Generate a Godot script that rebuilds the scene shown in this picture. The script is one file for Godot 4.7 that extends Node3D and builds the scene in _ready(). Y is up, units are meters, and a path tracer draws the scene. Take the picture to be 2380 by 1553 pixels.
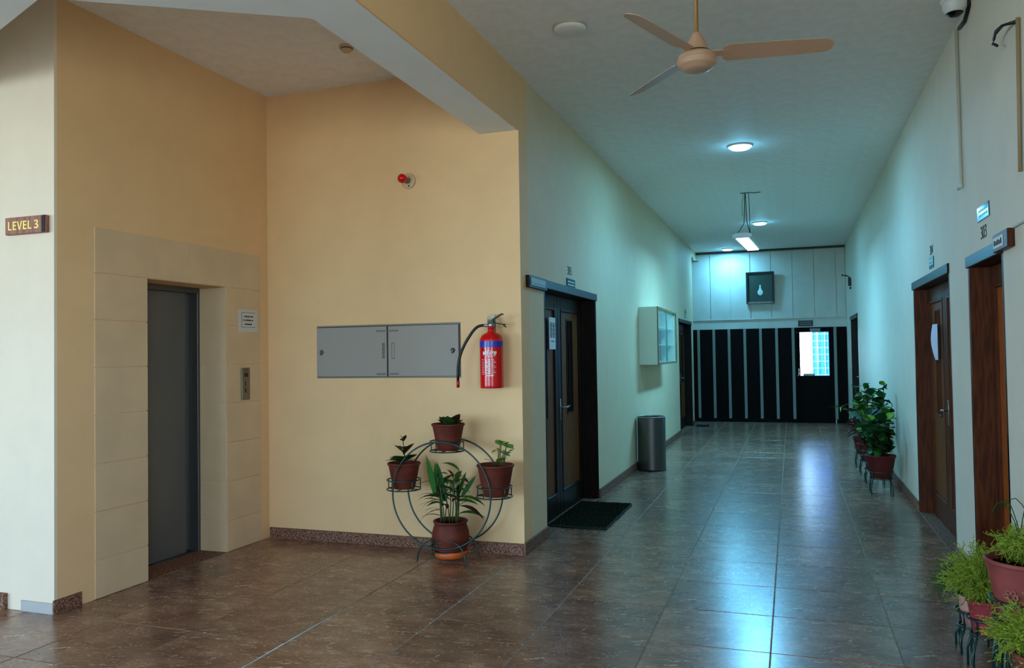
extends Node3D
# An office corridor with an elevator lobby on its left. Units are metres, y is up; the corridor runs along -z, the camera stands over the origin.

const XL := -1.895     # left corridor wall
const XR := 1.068      # right corridor wall
const ZA := -5.655     # back wall of the elevator lobby
const XE := -4.13      # elevator wall
const ZB := -3.595     # front end of the elevator wall
const ZF := -17.5      # far wall
const YC := 3.605      # corridor ceiling
const YLC := 3.69      # lobby ceiling
const YS := 3.17       # underside of the beam
const EYE := 1.49
const F := 1862.087    # focal length in pixels of a 2380 x 1553 picture

var M := {}
var rng := RandomNumberGenerator.new()
var leaf_shapes := {}


func _ready() -> void:
	rng.seed = 77
	camera_and_light()
	make_materials()
	build_shell()
	build_floor()
	build_far_wall()
	build_far_room()
	build_doors()
	build_elevator()
	build_lobby_things()
	build_ceiling_things()
	build_corridor_things()
	build_ring_stand()
	build_far_plants()
	build_near_plants()


# ------------------------------------------------------------------ camera, sky, daylight

func camera_and_light() -> void:
	var cam := Camera3D.new()
	cam.name = "camera"
	cam.fov = rad_to_deg(2.0 * atan(776.5 / F))
	cam.near = 0.05
	cam.far = 200.0
	var b := Basis(Vector3.UP, 0.335096) * Basis(Vector3.RIGHT, 0.0253248) * Basis(Vector3.BACK, -0.0149866)
	cam.transform = Transform3D(b, Vector3(0, EYE, 0))
	add_child(cam)
	cam.current = true

	var sky_mat := ProceduralSkyMaterial.new()
	sky_mat.sky_top_color = Color(0.48, 0.70, 0.95)
	sky_mat.sky_horizon_color = Color(0.70, 0.88, 1.0)
	sky_mat.ground_horizon_color = Color(0.62, 0.76, 0.84)
	sky_mat.ground_bottom_color = Color(0.45, 0.48, 0.46)
	sky_mat.sky_energy_multiplier = 3.7
	sky_mat.ground_energy_multiplier = 5.0
	var sky := Sky.new()
	sky.sky_material = sky_mat
	var env := Environment.new()
	env.background_mode = Environment.BG_SKY
	env.sky = sky
	env.tonemap_mode = Environment.TONE_MAPPER_LINEAR
	env.tonemap_exposure = 0.94
	env.sdfgi_enabled = true
	env.ssao_enabled = true
	env.ssil_enabled = true
	var we := WorldEnvironment.new()
	we.name = "world_environment"
	we.environment = env
	add_child(we)

	# daylight that comes in through the open window front of the left bay
	var day := AreaLight3D.new()
	day.name = "window_daylight"
	day.area_size = Vector2(6.4, 2.5)
	day.area_normalize_energy = false
	day.light_color = Color(0.70, 0.87, 1.0)
	day.light_energy = 3.5
	day.area_range = 40.0
	day.shadow_enabled = true
	day.transform = Transform3D(Basis(Vector3.UP, -PI / 2), Vector3(-11.92, 1.6, 6.8))
	add_child(day)

	# weak fill for the lobby, through an added window front behind the camera
	var rear := AreaLight3D.new()
	rear.name = "rear_fill_daylight"
	rear.area_size = Vector2(6.4, 2.5)
	rear.area_normalize_energy = false
	rear.light_color = Color(0.70, 0.87, 1.0)
	rear.light_energy = 0.25
	rear.area_range = 40.0
	rear.shadow_enabled = true
	rear.transform = Transform3D(Basis(), Vector3(-5.3, 1.6, 11.92))
	add_child(rear)

	# added fill light for the lobby, in an invented right-wall window behind the camera
	var side := AreaLight3D.new()
	side.name = "side_fill_daylight"
	side.area_size = Vector2(2.9, 1.8)
	side.area_normalize_energy = false
	side.light_color = Color(0.86, 0.93, 1.0)
	side.light_energy = 2.0
	side.area_range = 40.0
	side.shadow_enabled = true
	side.transform = Transform3D(Basis(Vector3.UP, PI / 2), Vector3(1.05, 1.8, 2.0))
	add_child(side)


# ------------------------------------------------------------------ mesh helpers

func S(smooth := false) -> SurfaceTool:
	var st := SurfaceTool.new()
	st.begin(Mesh.PRIMITIVE_TRIANGLES)
	st.set_smooth_group(0 if smooth else -1)
	return st


func tri(st: SurfaceTool, a: Vector3, b: Vector3, c: Vector3) -> void:   # counter-clockwise seen from outside
	st.add_vertex(a)
	st.add_vertex(c)
	st.add_vertex(b)


func quad(st: SurfaceTool, a: Vector3, b: Vector3, c: Vector3, d: Vector3) -> void:
	tri(st, a, b, c)
	tri(st, a, c, d)


func tri_out(st: SurfaceTool, a: Vector3, b: Vector3, c: Vector3, from: Vector3) -> void:
	if (b - a).cross(c - a).dot((a + b + c) / 3.0 - from) >= 0.0:
		tri(st, a, b, c)
	else:
		tri(st, a, c, b)


func quad_out(st: SurfaceTool, a: Vector3, b: Vector3, c: Vector3, d: Vector3, from: Vector3) -> void:
	tri_out(st, a, b, c, from)
	tri_out(st, a, c, d, from)


# a box with chamfered edges
func bx(st: SurfaceTool, c: Vector3, s: Vector3, r := 0.003, bs := Basis()) -> void:
	var h := s.abs() / 2.0
	r = minf(r, 0.45 * minf(h.x, minf(h.y, h.z)) * 2.0)
	var i := h - Vector3(r, r, r)
	var T := Transform3D(bs, c)
	for ax in 3:
		var u := (ax + 1) % 3
		var v := (ax + 2) % 3
		for sg in [-1.0, 1.0]:
			var q := []
			for k in [[-1, -1], [1, -1], [1, 1], [-1, 1]]:
				var p := Vector3()
				p[ax] = sg * h[ax]
				p[u] = k[0] * i[u]
				p[v] = k[1] * i[v]
				q.append(T * p)
			quad_out(st, q[0], q[1], q[2], q[3], c)
	if r <= 0.00001:
		return
	for ax in 3:
		var u := (ax + 1) % 3
		var v := (ax + 2) % 3
		for su in [-1.0, 1.0]:
			for sv in [-1.0, 1.0]:
				var q := []
				for k in [[-1, 0], [1, 0], [1, 1], [-1, 1]]:
					var p := Vector3()
					p[ax] = k[0] * i[ax]
					p[u] = su * (h[u] if k[1] == 0 else i[u])
					p[v] = sv * (i[v] if k[1] == 0 else h[v])
					q.append(T * p)
				quad_out(st, q[0], q[1], q[2], q[3], c)
	for sx in [-1.0, 1.0]:
		for sy in [-1.0, 1.0]:
			for sz in [-1.0, 1.0]:
				tri_out(st, T * Vector3(sx * h.x, sy * i.y, sz * i.z), T * Vector3(sx * i.x, sy * h.y, sz * i.z), T * Vector3(sx * i.x, sy * i.y, sz * h.z), c)


# box from two corners
func bb(st: SurfaceTool, a: Vector3, b: Vector3, r := 0.003) -> void:
	bx(st, (a + b) / 2.0, (b - a).abs(), r)


func tube(st: SurfaceTool, path: Array, r: float, sides := 8, closed := false, r_end := -1.0) -> void:
	var n := path.size()
	var rings := []
	var up := Vector3.UP
	for i in n:
		var t: Vector3
		if closed:
			t = (path[(i + 1) % n] - path[(i + n - 1) % n]).normalized()
		else:
			t = (path[mini(i + 1, n - 1)] - path[maxi(i - 1, 0)]).normalized()
		if i == 0:
			up = Vector3.RIGHT if absf(t.y) > 0.9 else Vector3.UP
		up = (up - t * up.dot(t)).normalized()
		var side := t.cross(up)
		var rr := r if r_end < 0.0 else lerpf(r, r_end, float(i) / (n - 1))
		var ring := []
		for k in sides:
			var a := TAU * k / sides
			ring.append(path[i] + (up * cos(a) + side * sin(a)) * rr)
		rings.append(ring)
	for i in (n if closed else n - 1):
		var A: Array = rings[i]
		var B: Array = rings[(i + 1) % n]
		for k in sides:
			var m := (k + 1) % sides
			quad(st, A[k], A[m], B[m], B[k])
	if not closed:
		for k in range(1, sides - 1):
			tri(st, rings[0][0], rings[0][k + 1], rings[0][k])
			tri(st, rings[n - 1][0], rings[n - 1][k], rings[n - 1][k + 1])


func circle_path(c: Vector3, r: float, n: int, axis := Vector3.UP) -> Array:
	var u := axis.cross(Vector3.RIGHT if absf(axis.x) < 0.9 else Vector3.UP).normalized()
	var v := axis.cross(u).normalized()
	var out := []
	for k in n:
		var a := TAU * k / n
		out.append(c + (u * cos(a) + v * sin(a)) * r)
	return out


# profile of Vector2(radius, height), bottom to top on the outside; turned about the local y axis
func lathe(st: SurfaceTool, prof: Array, sides := 32, T := Transform3D()) -> void:
	for i in prof.size() - 1:
		var p: Vector2 = prof[i]
		var q: Vector2 = prof[i + 1]
		for k in sides:
			var a := TAU * k / sides
			var b := TAU * (k + 1) / sides if k < sides - 1 else 0.0
			var A := T * Vector3(p.x * cos(a), p.y, -p.x * sin(a))
			var B := T * Vector3(p.x * cos(b), p.y, -p.x * sin(b))
			var C := T * Vector3(q.x * cos(b), q.y, -q.x * sin(b))
			var D := T * Vector3(q.x * cos(a), q.y, -q.x * sin(a))
			if p.x > 0.00001:
				tri(st, A, B, C if q.x > 0.00001 else D)
			if q.x > 0.00001:
				tri(st, A, C, D)


# polygon in local xy (counter-clockwise), pushed from z0 to z1
func prism(st: SurfaceTool, poly: PackedVector2Array, z0: float, z1: float, T := Transform3D()) -> void:
	var ids := Geometry2D.triangulate_polygon(poly)
	var area := 0.0
	for i in poly.size():
		var p := poly[i]
		var q := poly[(i + 1) % poly.size()]
		area += p.x * q.y - q.x * p.y
	var up := T.basis.z * signf(z1 - z0)
	for i in range(0, ids.size(), 3):
		var a := poly[ids[i]]
		var b := poly[ids[i + 1]]
		var c := poly[ids[i + 2]]
		var A := T * Vector3(a.x, a.y, z1)
		var B := T * Vector3(b.x, b.y, z1)
		var C := T * Vector3(c.x, c.y, z1)
		tri_out(st, A, B, C, A - up)
		A = T * Vector3(a.x, a.y, z0)
		B = T * Vector3(b.x, b.y, z0)
		C = T * Vector3(c.x, c.y, z0)
		tri_out(st, A, B, C, A + up)
	for i in poly.size():
		var p := poly[i]
		var q := poly[(i + 1) % poly.size()]
		if area < 0.0:
			var s := p
			p = q
			q = s
		var n := Vector3(q.y - p.y, p.x - q.x, 0)
		var m := Vector3((p.x + q.x) / 2, (p.y + q.y) / 2, (z0 + z1) / 2)
		quad_out(st, T * Vector3(p.x, p.y, z0), T * Vector3(q.x, q.y, z0), T * Vector3(q.x, q.y, z1), T * Vector3(p.x, p.y, z1), T * (m - n))


func obj(called: String, st: SurfaceTool, m: Material, parent: Node = null) -> MeshInstance3D:
	st.generate_normals()
	return put_mesh(called, st.commit(), m, parent)


func put_mesh(called: String, mesh: Mesh, m: Material, parent: Node = null) -> MeshInstance3D:
	var o := MeshInstance3D.new()
	o.mesh = mesh
	o.material_override = m
	add_named(called, o, parent)
	return o


var taken := {}

func add_named(called: String, o: Node, parent: Node = null) -> void:
	var p: Node = parent if parent else self
	var key := "%d/%s" % [p.get_instance_id(), called]
	var n: int = taken.get(key, 0)
	taken[key] = n + 1
	o.name = called if n == 0 else "%s_%03d" % [called, n]
	p.add_child(o, true)


func tag(o: Node, label: String, category: String, group := "", kind := "") -> void:
	o.set_meta("label", label)
	if category:
		o.set_meta("category", category)
	if group:
		o.set_meta("group", group)
	if kind:
		o.set_meta("kind", kind)


func thing(called: String, label: String, category: String, T := Transform3D(), group := "", kind := "") -> Node3D:
	var o := Node3D.new()
	o.transform = T
	add_named(called, o)
	tag(o, label, category, group, kind)
	return o


func structure(called: String, st: SurfaceTool, m: Material, label: String, category: String) -> MeshInstance3D:
	var o := obj(called, st, m)
	tag(o, label, category, "", "structure")
	return o


# raised lettering, fitted to a box of the given width and height
func letters(words: String, size: Vector2, depth := 0.002, serif := false, weight := 400) -> ArrayMesh:
	var f := SystemFont.new()
	f.font_names = PackedStringArray(["Droid Serif" if serif else "Droid Sans"])
	f.font_weight = weight
	var t := TextMesh.new()
	t.text = words
	t.font = f
	t.font_size = 48
	t.pixel_size = 0.01
	t.depth = 0.1
	var box := t.get_aabb()
	var arr := t.surface_get_arrays(0)
	var v: PackedVector3Array = arr[Mesh.ARRAY_VERTEX]
	var idx = arr[Mesh.ARRAY_INDEX]
	var order: PackedInt32Array = idx if idx != null else PackedInt32Array(range(v.size()))
	var st := S()
	var mid := box.get_center()
	for i in order:
		var p := v[i] - mid
		st.add_vertex(Vector3(p.x * size.x / box.size.x, p.y * size.y / box.size.y, p.z * depth / box.size.z))
	st.generate_normals()
	return st.commit()


func text(called: String, words: String, size: Vector2, m: Material, T: Transform3D, parent: Node, weight := 400, depth := 0.002) -> MeshInstance3D:
	var o := put_mesh(called, letters(words, size, depth, false, weight), m, parent)
	o.transform = T
	if parent:
		o.set_meta("kind", "stuff")
	return o


func at_left(y: float, z: float, out := 0.0) -> Transform3D:    # local x runs away from the camera along the left wall
	return Transform3D(Basis(Vector3.UP, PI / 2), Vector3(XL + out, y, z))


func at_right(y: float, z: float, out := 0.0) -> Transform3D:   # local x runs towards the camera along the right wall
	return Transform3D(Basis(Vector3.UP, -PI / 2), Vector3(XR - out, y, z))


# ------------------------------------------------------------------ materials

func mk(c: Color, rough := 0.6, metal := 0.0, spec := 0.5) -> StandardMaterial3D:
	var m := StandardMaterial3D.new()
	m.albedo_color = c
	m.roughness = rough
	m.metallic = metal
	m.metallic_specular = spec
	return m


func noise_tex(freq: float, seed_ := 1, size := 256, ramp: Gradient = null, octaves := 4, kind := FastNoiseLite.TYPE_SIMPLEX_SMOOTH) -> NoiseTexture2D:
	var n := FastNoiseLite.new()
	n.noise_type = kind
	n.frequency = freq
	n.seed = seed_
	n.fractal_octaves = octaves
	var t := NoiseTexture2D.new()
	t.width = size
	t.height = size
	t.seamless = true
	t.noise = n
	if ramp:
		t.color_ramp = ramp
	return t


func grad(stops: Array) -> Gradient:
	var g := Gradient.new()
	var off := PackedFloat32Array()
	var col := PackedColorArray()
	for s in stops:
		off.append(s[0])
		col.append(s[1])
	g.offsets = off
	g.colors = col
	return g


func plaster(c: Color, lo: float, bump: float, scale := 0.8, freq := 0.02) -> StandardMaterial3D:
	var m := mk(c, 0.62, 0.0, 0.35)
	m.albedo_texture = noise_tex(0.012, 5, 256, grad([[0.2, Color(lo, lo, lo)], [0.8, Color.WHITE]]))
	m.heightmap_enabled = true
	m.heightmap_texture = noise_tex(freq, 9, 512)
	m.heightmap_scale = bump
	m.uv1_triplanar = true
	m.uv1_world_triplanar = true
	m.uv1_scale = Vector3(scale, scale, scale)
	return m


func wood(a: Color, b: Color, rough := 0.35, seed_ := 3) -> StandardMaterial3D:
	var m := mk(Color.WHITE, rough + 0.06, 0.0, 0.30)
	m.albedo_texture = noise_tex(0.03, seed_, 256, grad([[0.25, a], [0.5, a.lerp(b, 0.6)], [0.75, b]]), 5)
	m.uv1_triplanar = true
	m.uv1_scale = Vector3(5.0, 0.5, 5.0)
	m.uv1_triplanar_sharpness = 4.0
	return m


func glow(c: Color, e: float) -> StandardMaterial3D:
	var m := mk(Color(0.9, 0.9, 0.9), 0.4)
	m.emission_enabled = true
	m.emission = c
	m.emission_energy_multiplier = e
	return m


func leafy(c: Color, back: Color) -> StandardMaterial3D:
	var m := mk(c, 0.6, 0.0, 0.28)
	m.cull_mode = BaseMaterial3D.CULL_DISABLED
	m.backlight_enabled = true
	m.backlight = back
	return m


func marble_image(size: int) -> Image:
	var warp := FastNoiseLite.new()
	warp.frequency = 0.035
	warp.seed = 11
	warp.fractal_octaves = 3
	var vein := FastNoiseLite.new()
	vein.noise_type = FastNoiseLite.TYPE_SIMPLEX_SMOOTH
	vein.frequency = 0.017
	vein.seed = 21
	vein.fractal_octaves = 3
	var vein2 := FastNoiseLite.new()
	vein2.frequency = 0.042
	vein2.seed = 33
	vein2.fractal_octaves = 3
	var cloud := FastNoiseLite.new()
	cloud.frequency = 0.009
	cloud.seed = 41
	cloud.fractal_octaves = 4
	var fine := FastNoiseLite.new()
	fine.frequency = 0.09
	fine.seed = 51
	fine.fractal_octaves = 2
	var im := Image.create(size, size, false, Image.FORMAT_RGB8)
	var base := Color(0.59, 0.44, 0.345)
	var dark := Color(0.47, 0.325, 0.245)
	var light := Color(0.90, 0.81, 0.73)
	for y in size:
		for x in size:
			var u := x * 0.6
			var v := y * 1.25
			var w := warp.get_noise_2d(u, v) * 16.0
			var n := absf(vein.get_noise_2d(u + w, v - w))
			var n2 := absf(vein2.get_noise_2d(u - w, v + w * 0.6))
			var c := cloud.get_noise_2d(u, v)
			var f := fine.get_noise_2d(u, v)
			var col := base.lerp(dark, clampf(0.5 + c * 0.9 + f * 0.5, 0.0, 1.0))
			var k := clampf(1.0 - n / 0.045, 0.0, 1.0) * clampf(0.45 + c * 2.2, 0.0, 1.0)
			k = maxf(k, 0.85 * clampf(1.0 - n2 / 0.085, 0.0, 1.0) * clampf(0.25 - c * 2.0 + f * 0.6, 0.0, 1.0))
			im.set_pixel(x, y, col.lerp(light, minf(k, 1.0)))
	return im


func make_materials() -> void:
	M.wall = plaster(Color(0.92, 0.745, 0.54), 0.985, 0.012)
	M.wall_corridor = plaster(Color(0.87, 0.775, 0.63), 0.985, 0.012)
	M.wall_white = plaster(Color(0.92, 0.83, 0.72), 0.985, 0.012)
	M.wall_right = plaster(Color(0.865, 0.82, 0.74), 0.985, 0.012)
	M.ceiling = plaster(Color(0.96, 0.94, 0.915), 0.975, 0.03, 3.0, 0.2)
	M.beam = plaster(Color(0.92, 0.93, 0.92), 0.985, 0.012)
	M.clad = plaster(Color(0.86, 0.725, 0.565), 0.97, 0.012)
	M.panel = plaster(Color(0.82, 0.80, 0.75), 0.97, 0.012)
	M.tile_plain = mk(Color(0.46, 0.36, 0.30), 0.24, 0.0, 0.60)
	var marble := ImageTexture.create_from_image(marble_image(640))
	var t := mk(Color.WHITE, 0.24, 0.0, 0.60)
	t.albedo_texture = marble
	M.tile = t
	var t2 := mk(Color(0.92, 0.92, 0.94), 0.24, 0.0, 0.60)
	t2.albedo_texture = marble
	M.tile_b = t2
	M.grout = mk(Color(0.58, 0.51, 0.45), 0.8)
	var g := mk(Color.WHITE, 0.6, 0.0, 0.3)
	g.albedo_texture = noise_tex(0.05, 15, 256, grad([[0.2, Color(0.36, 0.225, 0.17)], [0.5, Color(0.47, 0.31, 0.24)], [0.62, Color(0.70, 0.57, 0.47)], [0.7, Color(0.40, 0.26, 0.20)]]), 5)
	g.uv1_triplanar = true
	g.uv1_scale = Vector3(3, 3, 3)
	M.granite = g
	M.granite_pale = mk(Color(0.68, 0.66, 0.63), 0.5)
	M.wood = wood(Color(0.085, 0.05, 0.04), Color(0.14, 0.085, 0.06), 0.33)
	M.wood_panel = wood(Color(0.36, 0.19, 0.07), Color(0.47, 0.26, 0.105), 0.42, 7)
	M.wood_orange_lit = wood(Color(0.56, 0.27, 0.08), Color(0.66, 0.33, 0.11), 0.4, 17)  # orange-brown door panel, made brighter in colour for daylight falling on it
	M.wood_red = wood(Color(0.26, 0.115, 0.045), Color(0.37, 0.175, 0.075), 0.36, 8)
	M.dark_board = wood(Color(0.06, 0.032, 0.03), Color(0.09, 0.05, 0.042), 0.75, 9)
	M.dark_board.metallic_specular = 0.25
	M.slat = mk(Color(0.50, 0.52, 0.47), 0.5)
	M.steel = mk(Color(0.62, 0.62, 0.62), 0.28, 0.9)
	M.steel_dark = mk(Color(0.40, 0.39, 0.38), 0.36, 0.85)
	M.lift = mk(Color(0.40, 0.39, 0.37), 0.42, 0.35)
	M.lift_frame = mk(Color(0.34, 0.32, 0.30), 0.4, 0.5)
	M.black = mk(Color(0.025, 0.025, 0.027), 0.45)
	M.black_gloss = mk(Color(0.012, 0.012, 0.014), 0.08)
	M.dark_glass = mk(Color(0.018, 0.022, 0.026), 0.06)
	M.white = mk(Color(0.86, 0.86, 0.84), 0.45)
	M.paper = mk(Color(0.88, 0.88, 0.87), 0.8)
	M.paper_lilac = mk(Color(0.80, 0.78, 0.84), 0.8)
	M.ink = mk(Color(0.05, 0.06, 0.08), 0.7)
	M.grey_metal = mk(Color(0.61, 0.57, 0.525), 0.55, 0.0, 0.35)
	M.red = mk(Color(0.82, 0.015, 0.03), 0.22)
	M.red_cap = mk(Color(0.62, 0.05, 0.06), 0.35)
	M.blue_band = mk(Color(0.16, 0.20, 0.62), 0.3)
	M.rubber = mk(Color(0.03, 0.028, 0.027), 0.5)
	M.terracotta = plaster(Color(0.43, 0.175, 0.11), 0.78, 0.03, 3.0)
	M.terracotta_pink = plaster(Color(0.60, 0.285, 0.26), 0.85, 0.03, 3.0)
	M.terracotta_red = plaster(Color(0.62, 0.215, 0.235), 0.85, 0.03, 3.0)
	M.terracotta_pale = plaster(Color(0.80, 0.58, 0.53), 0.85, 0.03, 3.0)
	M.terracotta_dark = plaster(Color(0.38, 0.12, 0.10), 0.85, 0.03, 3.0)
	M.saucer = mk(Color(0.78, 0.33, 0.08), 0.5)
	M.soil = plaster(Color(0.10, 0.07, 0.05), 0.5, 0.3, 8.0)
	M.soil.roughness = 1.0
	M.soil.metallic_specular = 0.1
	M.green_iron = mk(Color(0.03, 0.19, 0.165), 0.32, 0.1)
	M.leaf_dark = leafy(Color(0.13, 0.28, 0.10), Color(0.05, 0.10, 0.02))
	M.leaf_mid = leafy(Color(0.17, 0.36, 0.12), Color(0.08, 0.16, 0.03))
	M.leaf_light = leafy(Color(0.42, 0.58, 0.16), Color(0.2, 0.3, 0.05))
	M.leaf_fern = leafy(Color(0.56, 0.63, 0.21), Color(0.27, 0.34, 0.07))
	M.leaf_red = leafy(Color(0.26, 0.13, 0.08), Color(0.08, 0.04, 0.02))
	M.leaf_deep = leafy(Color(0.07, 0.19, 0.10), Color(0.03, 0.07, 0.02))
	M.stem = mk(Color(0.22, 0.30, 0.12), 0.6)
	M.stem_brown = mk(Color(0.24, 0.17, 0.10), 0.7)
	M.fan = mk(Color(0.74, 0.58, 0.46), 0.4)
	M.fan_rod = mk(Color(0.62, 0.45, 0.22), 0.45)
	M.lamp_glow = glow(Color(0.62, 0.97, 1.0), 5.0)
	M.tube_glow = glow(Color(0.85, 0.99, 1.0), 5.0)
	M.lamp_body = mk(Color(0.80, 0.82, 0.82), 0.4)
	M.pvc = mk(Color(0.70, 0.68, 0.60), 0.5)
	M.pvc_brown = mk(Color(0.58, 0.48, 0.33), 0.6)
	M.plate_blue = mk(Color(0.10, 0.38, 0.46), 0.12, 0.4)
	M.mat = mk(Color(0.02, 0.13, 0.07), 0.95)
	M.laminate = mk(Color(0.83, 0.84, 0.74), 0.35)
	M.trim_wood = mk(Color(0.50, 0.42, 0.27), 0.4)
	var gl := mk(Color(0.85, 0.95, 0.92, 0.14), 0.04)
	gl.transparency = BaseMaterial3D.TRANSPARENCY_ALPHA
	M.pane = gl
	M.pane_cabinet = gl.duplicate()
	M.pane_cabinet.metallic_specular = 0.22
	M.gold = mk(Color(0.95, 0.80, 0.42), 0.4, 0.2)
	M.sign_wood = wood(Color(0.56, 0.36, 0.30), Color(0.66, 0.45, 0.38), 0.45, 12)
	M.grey_plate = mk(Color(0.40, 0.40, 0.40), 0.35, 0.3)
	M.brass_plate = mk(Color(0.48, 0.44, 0.36), 0.35, 0.6)
	M.picture = mk(Color(0.14, 0.25, 0.21), 0.5)
	M.vase = mk(Color(0.82, 0.86, 0.82), 0.5)
	M.facade = mk(Color(0.03, 0.46, 0.82), 0.7)
	M.fire_white = mk(Color(0.92, 0.92, 0.90), 0.45)


# ------------------------------------------------------------------ room shell

func build_shell() -> void:
	# left corridor wall with two door openings and the passage at its far end
	var st := S()
	for seg in [[ZA - 0.2, -6.27, 0.0, YC], [-8.05, -14.54, 0.0, YC], [-16.38, -16.72, 0.0, YC], [-6.27, -8.05, 2.07, YC], [-14.54, -16.38, 2.07, YC], [-16.72, ZF - 0.2, 3.42, YC]]:
		bb(st, Vector3(XL - 0.22, seg[2], seg[0]), Vector3(XL, seg[3], seg[1]), 0.0)
	for z in [[-6.2, -8.1], [-14.45, -16.45]]:
		bb(st, Vector3(XL - 0.26, 0, z[0]), Vector3(XL - 0.22, 2.2, z[1]), 0.0)  # unseen backing, added to stop sky light leaking round the doors
	structure("wall_left", st, M.wall_corridor, "cream corridor wall on the left with the double door and notice cabinet", "wall")
	# passage going left at the far end
	st = S()
	bb(st, Vector3(-4.2, 0, -16.5), Vector3(XL - 0.22, YC, -16.72), 0.0)
	bb(st, Vector3(-4.4, 0, -16.5), Vector3(-4.2, YC, ZF - 0.2), 0.0)
	structure("wall_passage", st, M.wall, "cream wall of the short passage turning left at the corridor end", "wall")
	# right corridor wall
	st = S()
	for seg in [[12.0, 3.5, 0.0, YC], [3.5, 0.5, 0.0, 0.85], [3.5, 0.5, 2.75, YC], [0.5, -4.87, 0.0, YC], [-5.72, -6.4, 0.0, YC], [-8.12, -14.7, 0.0, YC], [-16.32, ZF - 0.2, 0.0, YC], [-4.87, -5.72, 2.045, YC], [-6.4, -8.12, 2.065, YC], [-14.7, -16.32, 2.075, YC]]:
		bb(st, Vector3(XR, seg[2], seg[0]), Vector3(XR + 0.22, seg[3], seg[1]), 0.0)
	for z in [[-4.8, -5.8], [-6.3, -8.2], [-14.6, -16.4]]:
		bb(st, Vector3(XR + 0.22, 0, z[0]), Vector3(XR + 0.26, 2.2, z[1]), 0.0)  # backing added here too, keeps stray sky light out of the door gaps
	structure("wall_right", st, M.wall_right, "pale cream corridor wall on the right with three wooden doors", "wall")
	# back wall of the lobby
	st = S()
	bb(st, Vector3(XE - 0.5, 0, ZA - 0.2), Vector3(XL, YLC + 0.1, ZA), 0.0)
	structure("wall_lobby", st, M.wall, "cream lobby wall behind the red extinguisher and the ring plant stand", "wall")
	# elevator wall with its recessed opening
	st = S()
	bb(st, Vector3(XE - 0.5, 0, ZB - 0.02), Vector3(XE, YLC + 0.1, -4.317), 0.0)
	bb(st, Vector3(XE - 0.5, 0, -5.122), Vector3(XE, YLC + 0.1, ZA), 0.0)
	bb(st, Vector3(XE - 0.5, 2.043, -4.317), Vector3(XE, YLC + 0.1, -5.122), 0.0)
	bb(st, Vector3(XE - 0.6, 0, -4.2), Vector3(XE - 0.5, 2.2, -5.3), 0.0)
	var we := structure("wall_elevator", st, M.wall, "cream lobby wall around the recessed elevator entrance", "wall")
	clad(we)
	# end face of the elevator wall, looking at the windows
	st = S()
	bb(st, Vector3(-12.2, 0, ZB), Vector3(XE, YLC + 0.1, ZB - 0.02), 0.0)
	bb(st, Vector3(-12.2, 0, ZB - 0.02), Vector3(XE - 0.5, YLC + 0.1, ZB - 0.2), 0.0)
	structure("wall_stair", st, M.wall_white, "bright whitewashed wall at the left edge carrying the level sign", "wall")
	# left bay: wall with the window front, and the wall behind the camera
	st = S()
	bb(st, Vector3(-12.22, 0, ZB), Vector3(-12.0, 0.3, 12.0), 0.0)
	bb(st, Vector3(-12.22, 2.9, ZB), Vector3(-12.0, YLC + 0.1, 12.0), 0.0)
	bb(st, Vector3(-12.22, 0.3, ZB), Vector3(-12.0, 2.9, 3.55), 0.0)
	bb(st, Vector3(-12.22, 0.3, 10.05), Vector3(-12.0, 2.9, 12.0), 0.0)
	structure("wall_window", st, M.wall_white, "white wall of the hall with a wide window front", "wall")
	var win := thing("window_1", "wide window front of the hall left of the camera", "window", Transform3D(), "", "structure")
	st = S()
	for k in 6:
		var z := 3.55 + 1.3 * k
		bb(st, Vector3(-12.16, 0.3, z - 0.025), Vector3(-12.08, 2.9, z + 0.025), 0.004)
	for y in [0.32, 2.88]:
		bb(st, Vector3(-12.16, y - 0.02, 3.55), Vector3(-12.08, y + 0.02, 10.05), 0.004)
	obj("window_frame", st, M.white, win)
	st = S()
	bb(st, Vector3(-12.22, 0, 12.0), Vector3(XR + 0.22, 0.3, 12.2), 0.0)
	bb(st, Vector3(-12.22, 2.9, 12.0), Vector3(XR + 0.22, YLC + 0.1, 12.2), 0.0)
	bb(st, Vector3(-12.22, 0.3, 12.0), Vector3(-8.55, 2.9, 12.2), 0.0)
	bb(st, Vector3(-2.05, 0.3, 12.0), Vector3(XR + 0.22, 2.9, 12.2), 0.0)
	structure("wall_back", st, M.wall_white, "cream wall closing the hall behind the camera", "wall")
	win = thing("window_3", "added wide window front in the wall behind the camera, for lobby fill", "window", Transform3D(), "", "structure")  # invented opening, put in so more daylight reaches the lobby
	st = S()
	for k in 6:
		var x := -8.55 + 1.3 * k
		bb(st, Vector3(x - 0.025, 0.3, 12.08), Vector3(x + 0.025, 2.9, 12.16), 0.004)
	for y in [0.32, 2.88]:
		bb(st, Vector3(-8.55, y - 0.02, 12.08), Vector3(-2.05, y + 0.02, 12.16), 0.004)
	obj("window_frame", st, M.white, win)
	win = thing("window_4", "added window in the right wall behind the camera, for lobby fill", "window", Transform3D(), "", "structure")  # made-up opening that holds the side fill light
	st = S()
	for z in [0.5, 1.5, 2.5, 3.5]:
		bb(st, Vector3(XR + 0.1, 0.85, z - 0.025), Vector3(XR + 0.16, 2.75, z + 0.025), 0.004)
	for y in [0.87, 2.73]:
		bb(st, Vector3(XR + 0.1, y - 0.02, 0.5), Vector3(XR + 0.16, y + 0.02, 3.5), 0.004)
	obj("window_frame", st, M.white, win)
	# ceilings
	st = S()
	bb(st, Vector3(XL - 0.22, YC, ZF - 0.2), Vector3(XR + 0.22, YC + 0.2, 12.2), 0.0)
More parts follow.
